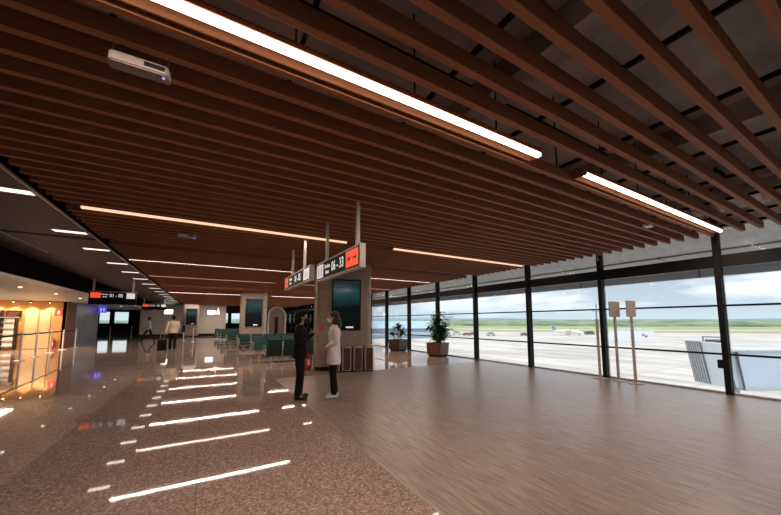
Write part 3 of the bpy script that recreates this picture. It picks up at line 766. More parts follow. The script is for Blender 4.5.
t = thing('totem_kiosk', 'slim black totem standing inside the pale arch', 'kiosk', (6.1, 32.9, 0), math.radians(-10))
obj('totem_body', box(-0.16, 0.16, -0.08, 0.08, 0.04, 2.0, 0.03), M['screen'], t)
obj('totem_foot', box(-0.22, 0.22, -0.15, 0.15, 0, 0.04), M['black'], t)

# ------------------------------------------------------------------ seat rows
def seat_row(n, lab, loc, rz, upper, grp='rows of teal waiting seats'):
    t = thing('seat_row', lab, 'seating', loc, rz, grp)
    p = 0.60
    for i in range(n):
        x = (i+0.5)*p
        bm = bmesh.new()
        bx(bm, x-0.27, x+0.27, -0.50, 0.0, 0.36, 0.46, 0.03); obj('seat', bm, M['teal'], t, True)
        bm = bmesh.new(); bx(bm, x-0.27, x+0.27, -0.035, 0.04, -0.14, 0.50, 0.025)
        bmesh.ops.rotate(bm, verts=bm.verts, cent=(0, 0, 0), matrix=Matrix.Rotation(math.radians(-12), 3, 'X'))
        bmesh.ops.translate(bm, verts=bm.verts, vec=(0, -0.02, 0.38)); obj('backrest', bm, upper, t, True)
    obj('beam', box(0.05, n*p-0.05, -0.32, -0.25, 0.27, 0.34), M['chrome'], t)
    for i in range(n+1):
        x = i*p; bm = bmesh.new()
        bx(bm, x-0.02, x+0.02, -0.46, -0.02, 0.62, 0.65, 0.005); bx(bm, x-0.012, x+0.012, -0.44, -0.41, 0.34, 0.62); bx(bm, x-0.012, x+0.012, -0.08, -0.05, 0.34, 0.62); bx(bm, x-0.012, x+0.012, -0.44, -0.05, 0.30, 0.335)
        obj('armrest', bm, M['chrome'], t)
    for x in (0.25, n*p-0.25):
        bm = bmesh.new(); bx(bm, x-0.02, x+0.02, -0.31, -0.26, 0.03, 0.28); bx(bm, x-0.025, x+0.025, -0.55, 0.02, 0.0, 0.035, 0.006); obj('leg', bm, M['chrome'], t)
    return t
# rows: back towards the camera = rotated by pi (local x then runs -X)
rowlab = []
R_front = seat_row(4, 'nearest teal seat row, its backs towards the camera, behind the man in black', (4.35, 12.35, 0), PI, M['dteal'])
y = 14.7
names = ['second', 'third', 'fourth', 'fifth', 'sixth', 'seventh', 'eighth', 'ninth', 'tenth', 'eleventh']
rows = [(14.95, 1.80, 0), (15.25, 4.20, PI), (18.35, 1.55, 0), (18.65, 3.95, PI), (23.3, 1.25, 0), (23.6, 3.65, PI), (27.2, 1.05, 0), (30.8, 0.95, 0), (34.4, 0.8, 0)]
F = None
for i, (yy, xx, rz) in enumerate(rows):
    lab = '%s teal seat row back from the camera, %s' % (names[i], 'seats facing the camera' if rz == 0 else 'backs against the row before it')
    if rz == 0:
        if F is None: F = seat_row(4, lab, (xx, yy, 0), 0, M['teal'])
        else: dup(F, (xx, yy, 0), 0, lab)
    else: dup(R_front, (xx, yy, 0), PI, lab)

# ------------------------------------------------------------------ planters
def planter(loc, rz, mp, lab, cat='potted plant', w=0.62, h=0.50, sc=1.18):
    t = thing('potted_plant', lab, cat, loc, rz); t.scale = (sc, sc, sc)
    bm = bmesh.new()
    vs = []
    for z, s in ((0.06, w*0.46), (h, w*0.5)):
        vs.append([bm.verts.new((sx*s, sy*s, z)) for sx, sy in ((-1, -1), (1, -1), (1, 1), (-1, 1))])
    for i in range(4): bm.faces.new((vs[0][i], vs[0][(i+1) % 4], vs[1][(i+1) % 4], vs[1][i]))
    bm.faces.new(vs[0][::-1])
    s = w*0.5-0.04
    inn = [bm.verts.new((sx*s, sy*s, h)) for sx, sy in ((-1, -1), (1, -1), (1, 1), (-1, 1))]
    for i in range(4): bm.faces.new((vs[1][i], vs[1][(i+1) % 4], inn[(i+1) % 4], inn[i]))
    low = [bm.verts.new((v.co.x, v.co.y, h-0.06)) for v in inn]
    for i in range(4): bm.faces.new((inn[i], inn[(i+1) % 4], low[(i+1) % 4], low[i]))
    bm.faces.new(low)
    obj('pot', bm, mp, t)
    bm = bmesh.new(); bx(bm, -w*0.40, w*0.40, -w*0.40, w*0.40, 0, 0.06); obj('pot_base', bm, M['black'], t)
    obj('soil', box(-s+0.003, s-0.003, -s+0.003, s-0.003, h-0.058, h-0.03), M['soil'], t)
    return t
def leaf(bm, base, d, up, ln, wd, droop=0.3, n=5):
    d = d.normalized(); side = d.cross(Vector((0, 0, 1)))
    if side.length < 0.05: side = Vector((1, 0, 0))
    side.normalize(); prev = None
    for i in range(n+1):
        u = i/n
        c = base + d*ln*u + Vector((0, 0, -droop*ln*u*u))
        w = wd*math.sin(PI*min(1, 0.12+u*0.88))*0.5 if i < n else 0.001
        a = bm.verts.new(c+side*w+Vector((0, 0, 0.25*w))); m_ = bm.verts.new(c); b = bm.verts.new(c-side*w+Vector((0, 0, 0.25*w)))
        if prev: bm.faces.new((prev[0], prev[1], m_, a)); bm.faces.new((prev[1], prev[2], b, m_))
        prev = (a, m_, b)
rnd = random.Random(3)
t = planter((9.0, 11.3, 0), math.radians(20), M['pot'], 'tall bushy broad-leaved plant in a square reddish wooden planter by the glass')
bs = bmesh.new(); bl = bmesh.new()
for k_ in range(13):
    a = rnd.uniform(0, 2*PI); r0 = rnd.uniform(0.02, 0.14); top = rnd.uniform(0.85, 1.62)
    p = Vector((r0*math.cos(a), r0*math.sin(a), 0.45)); lean = Vector((math.cos(a), math.sin(a), 0))*rnd.uniform(0.04, 0.34)
    q = p; steps = 9
    for j in range(1, steps+1):
        u = j/steps; nq = Vector((p.x, p.y, 0.45))+lean*u*u+Vector((rnd.uniform(-.012, .012), rnd.uniform(-.012, .012), (top-0.45+0.1)*u))
        tube(bs, q, nq, 0.012*(1-u*0.6), seg=6)
        for _ in range(6):
            if u > 0.12:
                aa = rnd.uniform(0, 2*PI); leaf(bl, nq, Vector((math.cos(aa), math.sin(aa), rnd.uniform(-0.1, 0.7))), None, rnd.uniform(0.16, 0.30), rnd.uniform(0.07, 0.12), rnd.uniform(0.2, 0.7))
        q = nq
obj('stem', bs, M['stem'], t); obj('foliage', bl, M['leaf'], t, True)
t = planter((8.9, 14.5, 0), math.radians(20), M['potdark'], 'small sparse palm-like plant in a dark square planter farther along the glass')
bs = bmesh.new(); bl = bmesh.new()
for (px, py, hh_, nl) in ((0, 0, 1.12, 40), (-0.22, 0.12, 0.86, 22), (0.24, -0.02, 0.88, 22)):
    tube(bs, (px*0.6, py*0.6, 0.44), (px, py, hh_-0.12), 0.02, 0.012, 8)
    for _ in range(nl):
        aa = rnd.uniform(0, 2*PI); sp = 0.46 if nl > 10 else 0.22
        leaf(bl, Vector((px, py, hh_-rnd.uniform(0.05, 0.25))), Vector((math.cos(aa), math.sin(aa), rnd.uniform(0.3, 1.6))), None, rnd.uniform(sp*0.7, sp*1.15), 0.095, rnd.uniform(0.3, 0.9))
obj('stem', bs, M['stem'], t); obj('foliage', bl, M['leaf'], t, True)

# ------------------------------------------------------------------ pole stands by the glass
def pole_stand(loc, w, h, lab, head=True, rz=-0.25):
    t = thing('sign_stand', lab, 'sign stand', loc, rz, 'pole stands by the glass')
    bm = bmesh.new(); lathe(bm, [(0.17, 0), (0.17, 0.012), (0.15, 0.022), (0.03, 0.03)], seg=24); obj('base', bm, M['greypole'], t, True)
    bm = bmesh.new()
    top = h-0.40 if head else 1.58
    tube(bm, (0, 0, 0.02), (0, 0, top), 0.033, seg=14); obj('pole', bm, M['greypole'], t, True)
    if head:
        obj('sign_plate', box(-w/2, w/2, -0.02, 0.015, h-0.40, h, 0.008), M['greypole'], t)
    else:
        bm = bmesh.new(); tube(bm, (0, 0, top), (0, 0, h), 0.012, seg=10); obj('thin_rod', bm, M['pwhite'], t, True)
    return t
pole_stand((9.22, 4.24, 0), 0.34, 2.03, 'grey stand with wide blank plate, middle of the three poles')
pole_stand((9.16, 3.84, 0), 0.29, 2.03, 'grey stand with narrower blank plate, pole nearest the camera side')
pole_stand((9.18, 4.66, 0), 0, 2.0, 'grey pole stand without plate, close before the mullion', head=False)
# small box on the nearest mullion
t = tag(obj('access_reader', box(-0.03, 0.03, -0.04, 0.04, -0.09, 0.09, 0.006), M['black']), 'small black box fixed on the side of the nearest mullion', 'access reader'); t.location = (WX-0.1, 2.3+0.092, 0.62)

# ------------------------------------------------------------------ outside
ZG = -6.0
struct('floor_apron', box(WX+0.2, 420, -260, 420, ZG-0.5, ZG), M['apron'])
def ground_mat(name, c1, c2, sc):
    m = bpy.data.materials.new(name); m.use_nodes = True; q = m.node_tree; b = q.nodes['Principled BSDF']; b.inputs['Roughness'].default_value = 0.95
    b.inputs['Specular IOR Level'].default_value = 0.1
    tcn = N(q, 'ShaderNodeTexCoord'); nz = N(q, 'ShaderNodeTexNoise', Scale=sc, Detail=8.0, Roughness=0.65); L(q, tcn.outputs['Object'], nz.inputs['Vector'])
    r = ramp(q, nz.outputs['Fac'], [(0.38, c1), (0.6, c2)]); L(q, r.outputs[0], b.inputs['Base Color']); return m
grass = ground_mat('airfield_grass', (0.26, 0.29, 0.14), (0.40, 0.38, 0.21), 0.02)
def quad_strip(name, d0, d1, z0, z1, m, half=5000):
    """ground band perpendicular to the gaze between two distances"""
    bm = bmesh.new(); f = Vector((math.sin(YAW+0.25), math.cos(YAW+0.25), 0)); s = Vector((f.y, -f.x, 0))
    ps = [f*d0-s*half, f*d0+s*half, f*d1+s*half, f*d1-s*half]
    vt = [bm.verts.new((p.x, p.y, z)) for p, z in zip(ps, (z0, z0, z1, z1))]; vb = [bm.verts.new((p.x, p.y, z-1)) for p, z in zip(ps, (z0, z0, z1, z1))]
    bm.faces.new(vt); bm.faces.new(vb[::-1])
    for i in range(4): bm.faces.new((vb[i], vb[(i+1) % 4], vt[(i+1) % 4], vt[i]))
    return struct(name, bm, m)
quad_strip('floor_airfield_grass', 260, 900, ZG+0.05, ZG+0.1, grass)
quad_strip('floor_runway', 330, 365, ZG+0.1, ZG+0.1, M['apron'])
fieldm = ground_mat('far_fields', (0.09, 0.15, 0.10), (0.30, 0.33, 0.23), 0.014)
def hills(name, d, hmin, hmax, m, depth, seed, half=4500):
    rn = random.Random(seed); bm = bmesh.new(); f = Vector((math.sin(YAW+0.3), math.cos(YAW+0.3), 0)); s = Vector((f.y, -f.x, 0))
    n = 90; rows_ = []
    ph = [rn.uniform(0, 6.28) for _ in range(6)]
    for i in range(n+1):
        u = -half+2*half*i/n
        h = 0.5+0.5*(0.5*math.sin(u/900+ph[0])+0.3*math.sin(u/370+ph[1])+0.2*math.sin(u/140+ph[2]))
        h = hmin+(hmax-hmin)*h
        base = f*d+s*u
        prof = [(0, ZG-1), (depth*0.35, ZG+(h-ZG)*0.6), (depth*0.7, h), (depth, h*0.9), (depth*1.4, ZG-1)]
        rows_.append([bm.verts.new((base.x+f.x*a, base.y+f.y*a, z)) for a, z in prof])
    for a, b in zip(rows_, rows_[1:]):
        for j in range(4): bm.faces.new((a[j], a[j+1], b[j+1], b[j]))
        bm.faces.new((a[4], a[0], b[0], b[4]))
    return struct(name, bm, m, smooth=True)
hills('floor_far_fields', 900, 0, 15, fieldm, 900, 4)
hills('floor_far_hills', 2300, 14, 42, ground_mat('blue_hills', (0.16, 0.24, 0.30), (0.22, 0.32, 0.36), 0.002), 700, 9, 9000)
hills('floor_tree_belt', 620, -4.0, 2.2, ground_mat('tree_belt', (0.07, 0.12, 0.06), (0.22, 0.27, 0.13), 0.03), 60, 12, 2500)

FW = Vector((math.sin(YAW), math.cos(YAW), 0)); RT = Vector((math.cos(YAW), -math.sin(YAW), 0))
def out(px, depth):
    p = FW*depth + RT*((px-390.5)/317.6*depth); return (p.x, p.y)
# jet bridge
jx, jy = 26.45, 6.5
J = thing('jet_bridge', 'white passenger boarding bridge outside the glass at the right', 'boarding bridge', (jx, jy, 0), -YAW)
bridgew = mat('bridge_white', (0.66, 0.69, 0.72), 0.45, noise=(3, 0.02)); bridgeb = mat('bridge_pale_blue_glass', (0.52, 0.60, 0.70), 0.2, noise=(0.5, 0.03))
bellow = mat('bridge_bellows', (0.50, 0.50, 0.50), 0.7, spec=0.2); bdark = mat('bridge_dark', (0.10, 0.10, 0.11), 0.6)
zt, zb = 0.10, -2.45
bm = bmesh.new(); nf = 12; prof = []
for i in range(nf+1): prof.append((1.15+0.95*i/nf, -0.07 if i % 2 else 0.03))
vt = [bm.verts.new((x-0.30, y_, zt+0.2)) for y_, x in prof]; vb_ = [bm.verts.new((x+0.15, y_, zb+0.15)) for y_, x in prof]
wt = [bm.verts.new((0.7, y_, zt+0.15)) for y_, x in prof]; wb = [bm.verts.new((1.0, y_, zb+0.15)) for y_, x in prof]
for i in range(nf):
    bm.faces.new((vt[i], vt[i+1], vb_[i+1], vb_[i])); bm.faces.new((wt[i+1], wt[i], wb[i], wb[i+1]))
    bm.faces.new((vt[i+1], vt[i], wt[i], wt[i+1])); bm.faces.new((vb_[i], vb_[i+1], wb[i+1], wb[i]))
bm.faces.new((vt[0], vb_[0], wb[0], wt[0])); bm.faces.new((vb_[-1], vt[-1], wt[-1], wb[-1]))
obj('bellows', bm, bellow, J)
for i in range(0, nf+1, 2):
    y_ = prof[i][0]; bm = bmesh.new(); tube(bm, (-0.30, y_, zt+0.22), (0.15, y_, zb+0.13), 0.022, seg=8); obj('bellows_rib', bm, bdark, J)
bm = bmesh.new(); tube(bm, (-0.33, 1.1, zt+0.22), (-0.33, 2.12, zt+0.22), 0.05, seg=8); tube(bm, (0.14, 1.1, zb+0.12), (0.14, 2.12, zb+0.12), 0.04, seg=8); obj('bellows_frame', bm, bridgew, J)
def skew_box(nm, m, xt0, xt1, xb0, xb1, y0, y1, z1, z0):
    bm = bmesh.new(); vs = [bm.verts.new(v) for v in ((xt0, y0, z1), (xt1, y0, z1), (xb1, y0, z0), (xb0, y0, z0), (xt0, y1, z1), (xt1, y1, z1), (xb1, y1, z0), (xb0, y1, z0))]
    for f in ((0, 1, 2, 3), (7, 6, 5, 4), (4, 5, 1, 0), (3, 2, 6, 7), (0, 3, 7, 4), (1, 5, 6, 2)): bm.faces.new([vs[i] for i in f])
    return obj(nm, bm, m, J)
skew_box('cab_body', bridgew, -0.22, 0.3, 0.20, 0.55, 0.0, 1.13, zt+0.14, zb+0.12)
skew_box('rotunda_link', bridgew, 0.32, 0.7, 0.6, 0.9, 0.1, 2.3, zt-0.2, zb+0.14)
bm = bmesh.new(); tube(bm, (0.12, -0.06, zt-0.1), (0.42, -0.06, zb+0.05), 0.03, seg=8); tube(bm, (0.62, -0.08, zt-0.25), (0.92, -0.08, zb+0.05), 0.05, seg=8); obj('cab_frame', bm, bdark, J)
obj('tunnel_glass', box(0.8, 14.0, -0.05, 2.3, zb+0.13, zt-0.33), bridgeb, J)
obj('tunnel_roof', box(0.2, 14.0, -0.15, 2.4, zt-0.33, zt-0.24), bellow, J)
obj('tunnel_sill', box(0.9, 14.0, -0.15, 2.4, zb-0.02, zb+0.13), bellow, J)
for x in (4.6, 8.2): obj('tunnel_post', box(x-0.05, x+0.05, -0.1, -0.04, zb+0.1, zt-0.3), bridgew, J)
bm = bmesh.new(); tube(bm, (0.1, 1.3, zt), (0.1, 1.3, zt+0.5), 0.03, seg=8); tube(bm, (1.6, 1.3, zt-0.3), (1.6, 1.3, zt+0.45), 0.03, seg=8); tube(bm, (0.1, 1.3, zt+0.48), (1.6, 1.3, zt+0.43), 0.03, seg=8); bx(bm, 0.5, 1.2, 1.2, 1.6, zt-0.3, zt+0.3); obj('roof_railing', bm, bdark, J)
for x in (1.6, 11.0):
    bm = bmesh.new(); tube(bm, (x, 1.2, ZG), (x, 1.2, zb+0.2), 0.28, seg=16); obj('support_column', bm, bellow, J, True)

# aircraft on the apron
def ellip(bm, secs, n=18):
    rg = []
    for x, zc, ry, rzz in secs: rg.append([bm.verts.new((x, ry*math.cos(2*PI*i/n), zc+rzz*math.sin(2*PI*i/n))) for i in range(n)])
    for a, b in zip(rg, rg[1:]):
        for i in range(n): bm.faces.new((a[i], a[(i+1) % n], b[(i+1) % n], b[i]))
    bm.faces.new(rg[0][::-1]); bm.faces.new(rg[-1])
def wing(bm, pts, z, th, dz=0):
    v = [bm.verts.new((x, y, z+abs(y)*dz)) for x, y in pts]; w = [bm.verts.new((x, y, z-th+abs(y)*dz)) for x, y in pts]; n = len(pts)
    bm.faces.new(v); bm.faces.new(w[::-1])
    for i in range(n): bm.faces.new((v[i], w[i], w[(i+1) % n], v[(i+1) % n]))
ax, ay = out(566, 186)
A = thing('airplane', 'small white twin propeller airliner parked far out on the apron', 'airplane', (ax, ay, ZG), -YAW-math.radians(52))
A.scale = (0.68, 0.68, 0.68)
awhite = mat('aircraft_white', (0.80, 0.80, 0.80), 0.35); atail = mat('aircraft_tail_blue', (0.22, 0.34, 0.48), 0.4)
bm = bmesh.new(); ellip(bm, [(-12.5, 3.6, 0.15, 0.2), (-9, 3.2, 0.8, 0.8), (-5, 2.7, 1.35, 1.35), (8, 2.6, 1.35, 1.35), (10.8, 2.4, 1.1, 1.1), (12.4, 2.1, 0.5, 0.5), (12.9, 2.0, 0.1, 0.1)]); obj('fuselage', bm, awhite, A, True)
bm = bmesh.new(); wing(bm, [(2.6, -13), (1.2, -13), (-0.2, 0), (1.2, 13), (2.6, 13), (3.2, 0)], 4.3, 0.3); obj('wing', bm, awhite, A)
bm = bmesh.new()
v = [(-8.2, 3.5), (-11.4, 8.0), (-13.2, 8.0), (-12.2, 3.6)]
f_ = [bm.verts.new((x, 0.12, z)) for x, z in v]; g_ = [bm.verts.new((x, -0.12, z)) for x, z in v]; bm.faces.new(f_); bm.faces.new(g_[::-1])
for i in range(4): bm.faces.new((f_[i], g_[i], g_[(i+1) % 4], f_[(i+1) % 4]))
obj('tail_fin', bm, atail, A)
bm = bmesh.new(); wing(bm, [(-11.2, -3.6), (-12.4, -3.6), (-13.2, 0), (-12.4, 3.6), (-11.2, 3.6), (-10.8, 0)], 8.0, 0.15); obj('tailplane', bm, awhite, A)
for s in (-1, 1):
    bm = bmesh.new(); ellip(bm, [(-1.0, 4.0, 0.2, 0.2), (0.5, 3.9, 0.5, 0.55), (4.0, 3.9, 0.5, 0.5), (4.6, 3.9, 0.15, 0.15)]); bmesh.ops.translate(bm, verts=bm.verts, vec=(0, s*4.1, 0)); e_ = obj('engine_nacelle', bm, awhite, A, True)
    bm = bmesh.new()
    for q in range(6):
        a = q*PI/3; tube(bm, (4.45, s*4.1, 3.9), (4.45, s*4.1+1.9*math.cos(a), 3.9+1.9*math.sin(a)), 0.09, 0.05, 6)
    obj('propeller', bm, bdark, e_)
for x, y_ in ((9.5, 0), (0.5, 2.0), (0.5, -2.0)):
    bm = bmesh.new(); tube(bm, (x, y_-0.2, 0.45), (x, y_+0.2, 0.45), 0.45, seg=14); tube(bm, (x, y_, 0.45), (x, y_, 1.6), 0.1, seg=8); obj('landing_gear', bm, bdark, A)
bm = bmesh.new()
for q in range(16): bx(bm, -6+q*0.95, -5.6+q*0.95, 1.30, 1.36, 2.75, 3.1); bx(bm, -6+q*0.95, -5.6+q*0.95, -1.36, -1.30, 2.75, 3.1)
obj('cabin_window', bm, bdark, A)

# vehicles and service building
def vehicle(px, depth, ln, h, col, lab, rz=0.0, van=False):
    x, y_ = out(px, depth)
    t = thing('apron_vehicle', lab, 'vehicle', (x, y_, ZG), -YAW+rz)
    bm = bmesh.new(); pr = [(-ln/2, 0.35), (ln/2, 0.35), (ln/2, h*0.55), (ln*0.36, h*0.62), (ln*0.22, h), (-ln*0.42 if van else -ln*0.3, h), (-ln/2, h*0.6)]
    a_ = [bm.verts.new((x, -0.95, z)) for x, z in pr]; b_ = [bm.verts.new((x, 0.95, z)) for x, z in pr]
    bm.faces.new(a_); bm.faces.new(b_[::-1])
    for i in range(len(pr)): bm.faces.new((a_[i], b_[i], b_[(i+1) % len(pr)], a_[(i+1) % len(pr)]))
    obj('vehicle_body', bm, mat('vehicle_paint', col, 0.4), t)
    obj('side_glass', box(-ln*0.26, ln*0.2, -0.98, -0.95, h*0.62, h*0.9), bdark, t)
    for sx in (-1, 1):
        for sy in (-0.85, 0.85):
            bm = bmesh.new(); tube(bm, (sx*ln*0.3, sy-0.12, 0.36), (sx*ln*0.3, sy+0.12, 0.36), 0.36, seg=14); obj('wheel', bm, bdark, t)
vehicle(447, 170, 4.6, 1.7, (0.65, 0.66, 0.68), 'white car on the apron just right of the bushy plant', 0.2)
vehicle(456, 185, 6, 2.3, (0.70, 0.70, 0.70), 'white van parked beyond the bushy plant', 0.1, True)
vehicle(466, 178, 4.5, 1.6, (0.35, 0.10, 0.08), 'dark red car among the far parked vehicles', -0.1)
vehicle(472, 182, 4.6, 1.8, (0.20, 0.20, 0.22), 'dark car right of the dark red car', 0.1)
vehicle(490, 175, 5, 2.0, (0.55, 0.55, 0.56), 'pale van alone on the apron left of the airliner', 0.1, True)
vehicle(523, 176, 3.6, 1.7, (0.15, 0.15, 0.16), 'small dark tug left of the airliner tail', 0)
vehicle(588, 190, 5.5, 2.2, (0.12, 0.12, 0.13), 'dark service truck right of the airliner nose', 0.1, True)
x, y_ = out(633, 119)
B = thing('service_building', 'white box-shaped service building with small coloured mark on the apron', 'building', (x, y_, ZG), -YAW-0.1)
obj('building_wall', box(-6.2, 6.4, 0, 5, 0, 4.6), mat('building_white', (0.78, 0.80, 0.82), 0.5), B)
obj('building_roof', box(-6.4, 6.6, -0.2, 5.2, 4.6, 4.9), mat('building_roof', (0.6, 0.63, 0.66), 0.5), B)
bm = bmesh.new(); bx(bm, 2.4, 3.3, -0.06, -0.01, 2.2, 3.2); obj('blue_mark', bm, atail, B)
bm = bmesh.new(); bx(bm, 3.5, 4.2, -0.06, -0.01, 1.8, 2.6); obj('red_mark', bm, M['redsign'], B)
def mast(px, depth, h, lab):
    x, y_ = out(px, depth); t = thing('floodlight_mast', lab, 'mast', (x, y_, ZG), -YAW)
    bm = bmesh.new(); tube(bm, (0, 0, 0), (0, 0, h), 0.3, 0.16, 10); obj('mast_pole', bm, bellow, t)
    bm = bmesh.new(); bx(bm, -2.2, 2.2, -0.3, 0.3, h-0.2, h+0.1)
    for q in range(5): bx(bm, -2.1+q*0.95, -1.5+q*0.95, -0.6, -0.2, h-0.5, h+0.3)
    obj('lamp_head', bm, bellow, t)
mast(595, 190, 14, 'grey floodlight mast behind the plate-less pole stand')
mast(452, 200, 13, 'grey floodlight mast right of the bushy plant')
x, y_ = out(404, 150)
P_ = thing('pier_building', 'long low blue-grey terminal pier seen behind the small planter', 'building', (x, y_, ZG), -YAW+0.25)
obj('pier_wall', box(-30, 22, 0, 14, 0, 4.2), mat('pier_wall', (0.30, 0.38, 0.46), 0.4), P_)
bm = bmesh.new(); a_ = [bm.verts.new(v) for v in ((-30.5, -1, 4.2), (22.5, -1, 4.2), (22.5, 15, 7.6), (-30.5, 15, 7.6))]; b_ = [bm.verts.new((v.co.x, v.co.y, v.co.z+0.4)) for v in a_]
bm.faces.new(a_[::-1]); bm.faces.new(b_)
for i in range(4): bm.faces.new((a_[i], a_[(i+1) % 4], b_[(i+1) % 4], b_[i]))
obj('pier_roof', bm, mat('pier_roof', (0.30, 0.42, 0.50), 0.35), P_)
obj('pier_window', box(-29, 21, -0.04, 0, 1.4, 2.8), bridgeb, P_)

# ------------------------------------------------------------------ people
def seg_capsule(bm, a, b, r0, r1, n=14):
    tube(bm, a, b, r0, r1, n); ball(bm, a, r0, seg=n); ball(bm, b, r1, seg=n)
def chain(bm, pts, rs, n=14):
    for i in range(len(pts)-1): seg_capsule(bm, pts[i], pts[i+1], rs[i], rs[i+1], n)
def loft(bm, rings, n=24):
    """rings: (x, y, z, rx, ry)"""
    rg = []
    for x, y, z, rx, ry in rings: rg.append([bm.verts.new((x+rx*math.cos(2*PI*i/n), y+ry*math.sin(2*PI*i/n), z)) for i in range(n)])
    for a, b in zip(rg, rg[1:]):
        for i in range(n): bm.faces.new((a[i], a[(i+1) % n], b[(i+1) % n], b[i]))
    bm.faces.new(rg[0][::-1]); bm.faces.new(rg[-1])
def organic(name, bm, m, parent, voxel=0.007, smooth_it=4):
    me = bpy.data.meshes.new(name+'_src'); bmesh.ops.recalc_face_normals(bm, faces=bm.faces); bm.to_mesh(me); bm.free()
    o = bpy.data.objects.new(name+'_src', me); COL.objects.link(o)
    md = o.modifiers.new('r', 'REMESH'); md.mode = 'VOXEL'; md.voxel_size = voxel; md.use_smooth_shade = True
    sm = o.modifiers.new('s', 'SMOOTH'); sm.factor = 0.5; sm.iterations = smooth_it
    bpy.context.view_layer.update()
    m2 = bpy.data.meshes.new_from_object(o.evaluated_get(bpy.context.evaluated_depsgraph_get()))
    bpy.data.objects.remove(o); bpy.data.meshes.remove(me)
    m2.materials.clear(); m2.materials.append(m); m2.name = name
    for p in m2.polygons: p.use_smooth = True
    r = bpy.data.objects.new(name, m2); COL.objects.link(r); r.parent = parent; return r
V = Vector
def hand(bm, wrist, d, palm_n, curl=0.5, s=1.0, thumb_side=1):
    d = V(d).normalized(); nrm = V(palm_n); nrm = (nrm-d*nrm.dot(d)).normalized(); side = d.cross(nrm)*thumb_side
    w = V(wrist)
    for k_, off in enumerate((0.026, 0.009, -0.009, -0.026)):   # palm as four merged metacarpals
        seg_capsule(bm, w+side*off*0.5*s, w+(d*0.085+side*off)*s, 0.015*s, 0.0115*s, 10)
    lens = (0.072, 0.080, 0.074, 0.058)
    for k_, off in enumerate((0.028, 0.0095, -0.0095, -0.028)):
        p = w+(d*0.085+side*off)*s; ang = 0.15+curl*0.5; dd = d
        for j, fr in enumerate((0.45, 0.32, 0.23)):
            dd = (d*math.cos(ang)+nrm*math.sin(ang)+side*off*1.5).normalized(); q = p+dd*lens[k_]*fr*s
            seg_capsule(bm, p, q, (0.0088-0.0008*j)*s, (0.008-0.0008*j)*s, 8); p = q; ang += 0.2+curl*0.8
    p = w+(d*0.02+side*0.022)*s
    for dd, ln in (((d*0.6+side*0.8+nrm*0.25).normalized(), 0.042), ((d*0.9+side*0.35+nrm*0.35).normalized(), 0.03), ((d*0.95+side*0.0+nrm*0.4).normalized(), 0.024)):
        q = p+dd*ln*s; seg_capsule(bm, p, q, 0.0115*s, 0.0095*s, 8); p = q
def head_mesh(bm, c, yaw=0.0, pitch=0.0):
    R = Matrix.Rotation(yaw, 4, 'Z') @ Matrix.Rotation(pitch, 4, 'Y')
    c = V(c)
    def at(x, y, z): return c+(R @ V((x, y, z)))
    def b(x, y, z, r, sx=1, sy=1, sz=1): ball(bm, at(x, y, z), r, sx, sy, sz, 18, R)
    b(-0.012, 0, 0.035, 0.094, 1.0, 0.80, 0.86)       # skull
    b(0.026, 0, -0.030, 0.062, 1.0, 0.92, 1.15)       # face
    b(0.050, 0, -0.083, 0.030, 1.0, 1.1, 0.9)         # chin
    b(0.010, 0, -0.070, 0.050, 1.2, 1.0, 0.7)         # jaw
    b(0.072, 0, 0.018, 0.028, 0.7, 1.7, 0.5)          # brow
    seg_capsule(bm, at(0.084, 0, 0.0), at(0.102, 0, -0.030), 0.009, 0.013, 8)   # nose
    b(0.082, 0, -0.058, 0.012, 0.9, 2.0, 0.8)         # lips
    for s in (-1, 1):
        b(0.062, s*0.030, -0.028, 0.022)              # cheek
        b(-0.008, s*0.076, -0.015, 0.026, 0.7, 0.35, 1.15)   # ear
    return at, R
